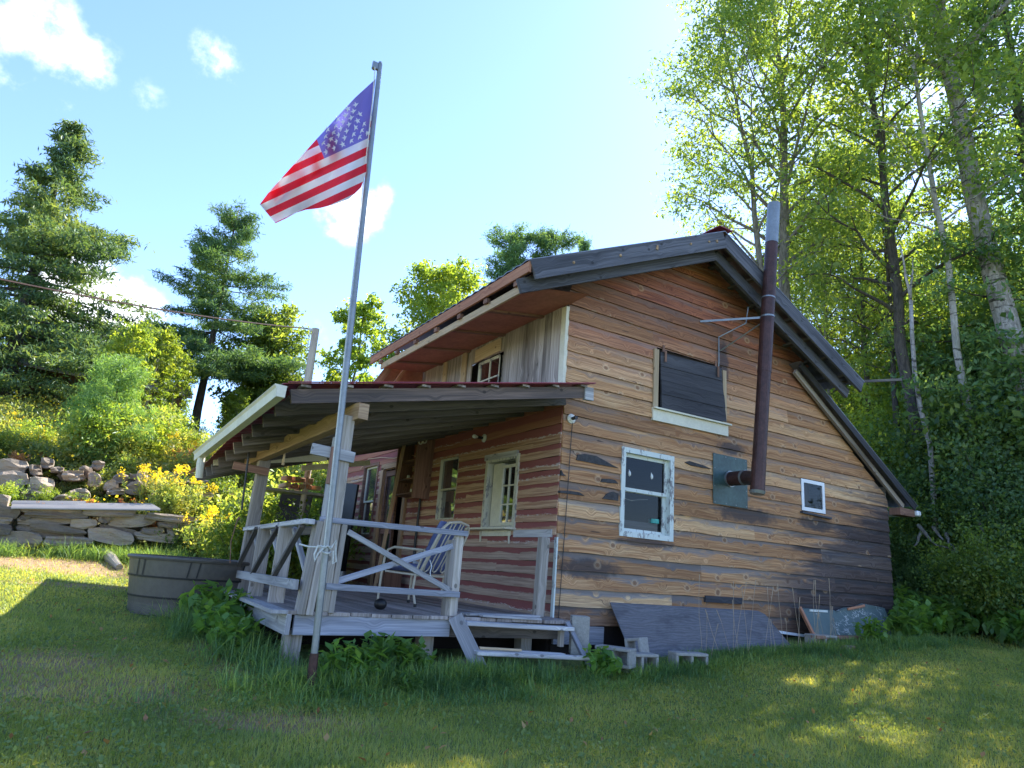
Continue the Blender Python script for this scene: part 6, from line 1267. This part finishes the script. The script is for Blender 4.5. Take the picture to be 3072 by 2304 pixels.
# long uncut grass: round the pole and porch foot, along the gable, below the stone wall
LX, LY, LH = [], [], []
def tuft(cx, cy, rx, ry, n, h, cl=.05):
    m = max(1, n//22); tx, ty = cx+rx*rng.normal(size=m)*.5, cy+ry*rng.normal(size=m)*.5
    i = rng.integers(0, m, n); X = tx[i]+rng.normal(size=n)*cl; Y = ty[i]+rng.normal(size=n)*cl; k = free(X, Y); LX.append(X[k]); LY.append(Y[k]); LH.append(h*(.55+.6*rng.random(k.sum())))
tuft(-2.6, -1.15, .75, .28, 2600, .24); tuft(-1.7, -1.05, .8, .25, 2200, .20); tuft(-1.0, -1.0, .7, .18, 1500, .22); tuft(-3.25, .3, .25, 1.0, 1500, .30); tuft(-3.5, 1.3, .3, .9, 1300, .32); tuft(-2.3, -1.0, .9, .25, 1500, .24)
tuft(-2.4, -1.45, 1.6, .45, 2600, .13, .07); tuft(.3, -1.3, 1.6, .3, 1600, .10, .07); tuft(3.5, -1.2, 2.6, .35, 3000, .12, .07)
tuft(.6, -1.05, .8, .12, 1300, .17); tuft(2.4, -.75, 1.6, .14, 2800, .15); tuft(3.9, -.85, 1.2, .18, 2600, .17); tuft(5.4, -1.0, 1.2, .25, 2600, .17); tuft(1.3, -1.1, .9, .10, 1200, .14)
tuft(-4.2, 6.35, 1.6, .22, 2600, .30, .07); tuft(-2.9, 6.1, 1.0, .4, 3000, .38, .07); tuft(-6, 6.3, .8, .2, 900, .25, .07); tuft(-2.2, 5.2, .7, .8, 1800, .40, .07); tuft(-3.4, 5.0, .5, .5, 900, .3, .07)
x = np.concatenate(LX); y = np.concatenate(LY); h = np.concatenate(LH)
V, F = blades(np.stack([x, y, gz(x, y)-.01], 1), h, np.full(len(x), .0085)*(.6+.7*rng.random(len(x))), 1.25, 4); lg = nmesh('long_grass', V, F, leafmat('long_blade', (.05, .10, .04), (.08, .155, .05), (.19, .25, .06), .45, 1.4), None, rnd=rng.random(len(F))); tag(lg, kind='stuff', label='uncut long grass at the porch foot and along the walls', cat='grass')
# straw-coloured seed stalks before the plywood
q = MB()
for i in range(26):
    x_ = rng.uniform(1.6, 4.2); y_ = rng.uniform(-.85, -.6); hh = rng.uniform(.35, .95); z_ = gzf(x_, y_); e = (x_+rng.normal()*.12, y_+rng.normal()*.06, z_+hh); q.tube(wob((x_, y_, z_), e, 4, .03), [.0035, .003, .003, .0025, .006], 4)
tag(q.build('seed_stalk', plain('straw', (.34, .26, .18), .8), None), 'thin dry seed stalks standing before the plywood sheet', 'stalks', kind='stuff')
# ground cover of the bank and of the wood floor
rng = np.random.default_rng(78)
def cover(name, mat, n, fx, size, h, label, asp=.4, droop=0.):
    P = fx(n); V, F = leaves(P, size, asp, droop, .35); o = nmesh(name, V, F, mat, None, rnd=rng.random(len(F))); return tag(o, kind='stuff', label=label, cat='ground cover')
def bankpts(n):
    px = rng.uniform(-150, 1300, n); d = 14.6+rng.random(n)**1.1*11; a = np.arctan2((px-1536)/FPX, 1.0)*1.03+YAW; x = EYE[0]+d*np.sin(a); y = EYE[1]+d*np.cos(a); k = (y > 7.4) & ~((x > -1.0) & (y < 9)); x, y = x[k], y[k]
    c_ = .5+.5*np.sin(x*2.3+np.sin(y*1.9)*1.5)*np.sin(y*1.7-x*.8); up = np.where(y < 9.9, .18, .62); fl = np.where((y > 18.5) & (x < -3.5), .25, 1.)
    return np.stack([x, y, gz(x, y)+rng.random(len(x))**1.3*up*(.4+.8*c_)*fl], 1)
cover('bank_weeds', LF['weed'], 120000, bankpts, .085, 0, 'mixed weeds covering the bank')
cover('bank_flowers', LF['gold'], 5200, lambda n: (lambda P: P[(np.sin(P[:, 0]*1.3)*np.sin(P[:, 1]*.9+1) > .1)])(bankpts(n//2)+np.array([0, 0, .25])), .05, 0, 'scattered yellow flowers over the bank', asp=.8)
def slopepts(n):
    px = rng.uniform(2560, 3300, n); d = 8.4+rng.random(n)*16; a = np.arctan2((px-1536)/FPX, 1.0)*1.03+YAW; x = EYE[0]+d*np.sin(a); y = EYE[1]+d*np.cos(a); k = (x > 7.35+.25*np.sin(y*3)) | (y > 9); x, y = x[k], y[k]
    return np.stack([x, y, gz(x, y)+rng.random(len(x))**1.5*.45], 1)
cover('slope_herbs', LF['shade'], 60000, slopepts, .10, 0, 'herbs and low leaves covering the wooded slope', asp=.6)
# small litter, twigs and yellowed leaves
x, y, d = gsample(420, 3.4, 12, -100, 3200, 1.3); k = free(x, y) & (x < 7.2) & (y < 6); x, y = x[k], y[k]
V, F = leaves(np.stack([x, y, gz(x, y)+.035], 1), .045, .6, 0, .9); tag(nmesh('leaf_litter', V, F, LF['rust'], None, rnd=rng.random(len(F))), kind='stuff', label='scattered dry leaf litter on the lawn', cat='leaf litter')
# small weeds growing between the boulders and slabs
for i in range(22):
    px = 20+i*31; yy = (7.25, 8.3, 9.0)[i % 3]; X = float(on(px, 1450, 1, yy)[0]); put(copy_tree((shR, shA, shB)[i % 3]), 0, 0, 'small weed growing between the stones of the rock bank', 'weed', 'weeds between the stones', rz=i*1.3, sc=.22+.12*((i*.618) % 1), xy=(X, yy))
# fallen leaves on the lawn
rng = np.random.default_rng(79)
for i, (px, py) in enumerate(((1140, 2105), (225, 1945), (1875, 2120), (2080, 2180))):
    p_ = hit(px, py); q = MB(); q.poly([p_+Vector(v) for v in ((-.03, 0, .05), (0, -.022, .052), (.035, 0, .055), (0, .022, .05))]); tag(q.build('fallen_leaf', LF['rust'], None), ('tan fallen leaf on the grass right of the flagpole foot', 'tan fallen leaf on the lawn left of the tank', 'tan fallen leaf on the lawn before the gable', 'tan fallen leaf near the sunlit lawn')[i], 'leaf')
# ---- labels: look-alikes get told apart by row, size and order from the left
ORD = 'first second third fourth fifth sixth seventh eighth ninth tenth eleventh twelfth thirteenth fourteenth fifteenth sixteenth seventeenth eighteenth nineteenth twentieth twenty-first twenty-second twenty-third twenty-fourth twenty-fifth'.split()
def centre(o):
    if o.type == 'MESH':
        v = np.empty(len(o.data.vertices)*3, 'f'); o.data.vertices.foreach_get('co', v); return v.reshape(-1, 3).mean(0), float(np.ptp(v.reshape(-1, 3)[:, 0]))
    return np.array(o.location), 1.
def col_of(p): d = np.asarray(p, float)-EYE; return 1536+FPX*float(d @ CR)/float(d @ CF)
tops = [o for o in C.objects if o.parent is None and o.get('label') and o.get('kind') is None]
for o in tops:
    if o['label'].startswith('grey fieldstone boulder among'):
        c_, w_ = centre(o); o['label'] = ('large' if w_ > .62 else 'small' if w_ < .36 else 'middling')+' grey boulder in the '+('bottom row' if c_[1] < 8.75 else 'top row' if c_[1] > 9.25 else 'middle row')+' of the rock bank'
by = {}
for o in tops: by.setdefault(o['label'], []).append(o)
for l, os_ in by.items():
    if 1 < len(os_) <= len(ORD):
        os_.sort(key=lambda o: col_of(centre(o)[0]))
        for k, o in enumerate(os_): o['label'] = l+(', the '+('left' if k == 0 else 'right')+' one of two' if len(os_) == 2 else ', leftmost of its kind' if k == 0 else ', rightmost of its kind' if k == len(os_)-1 else ', '+ORD[k]+' from the left')
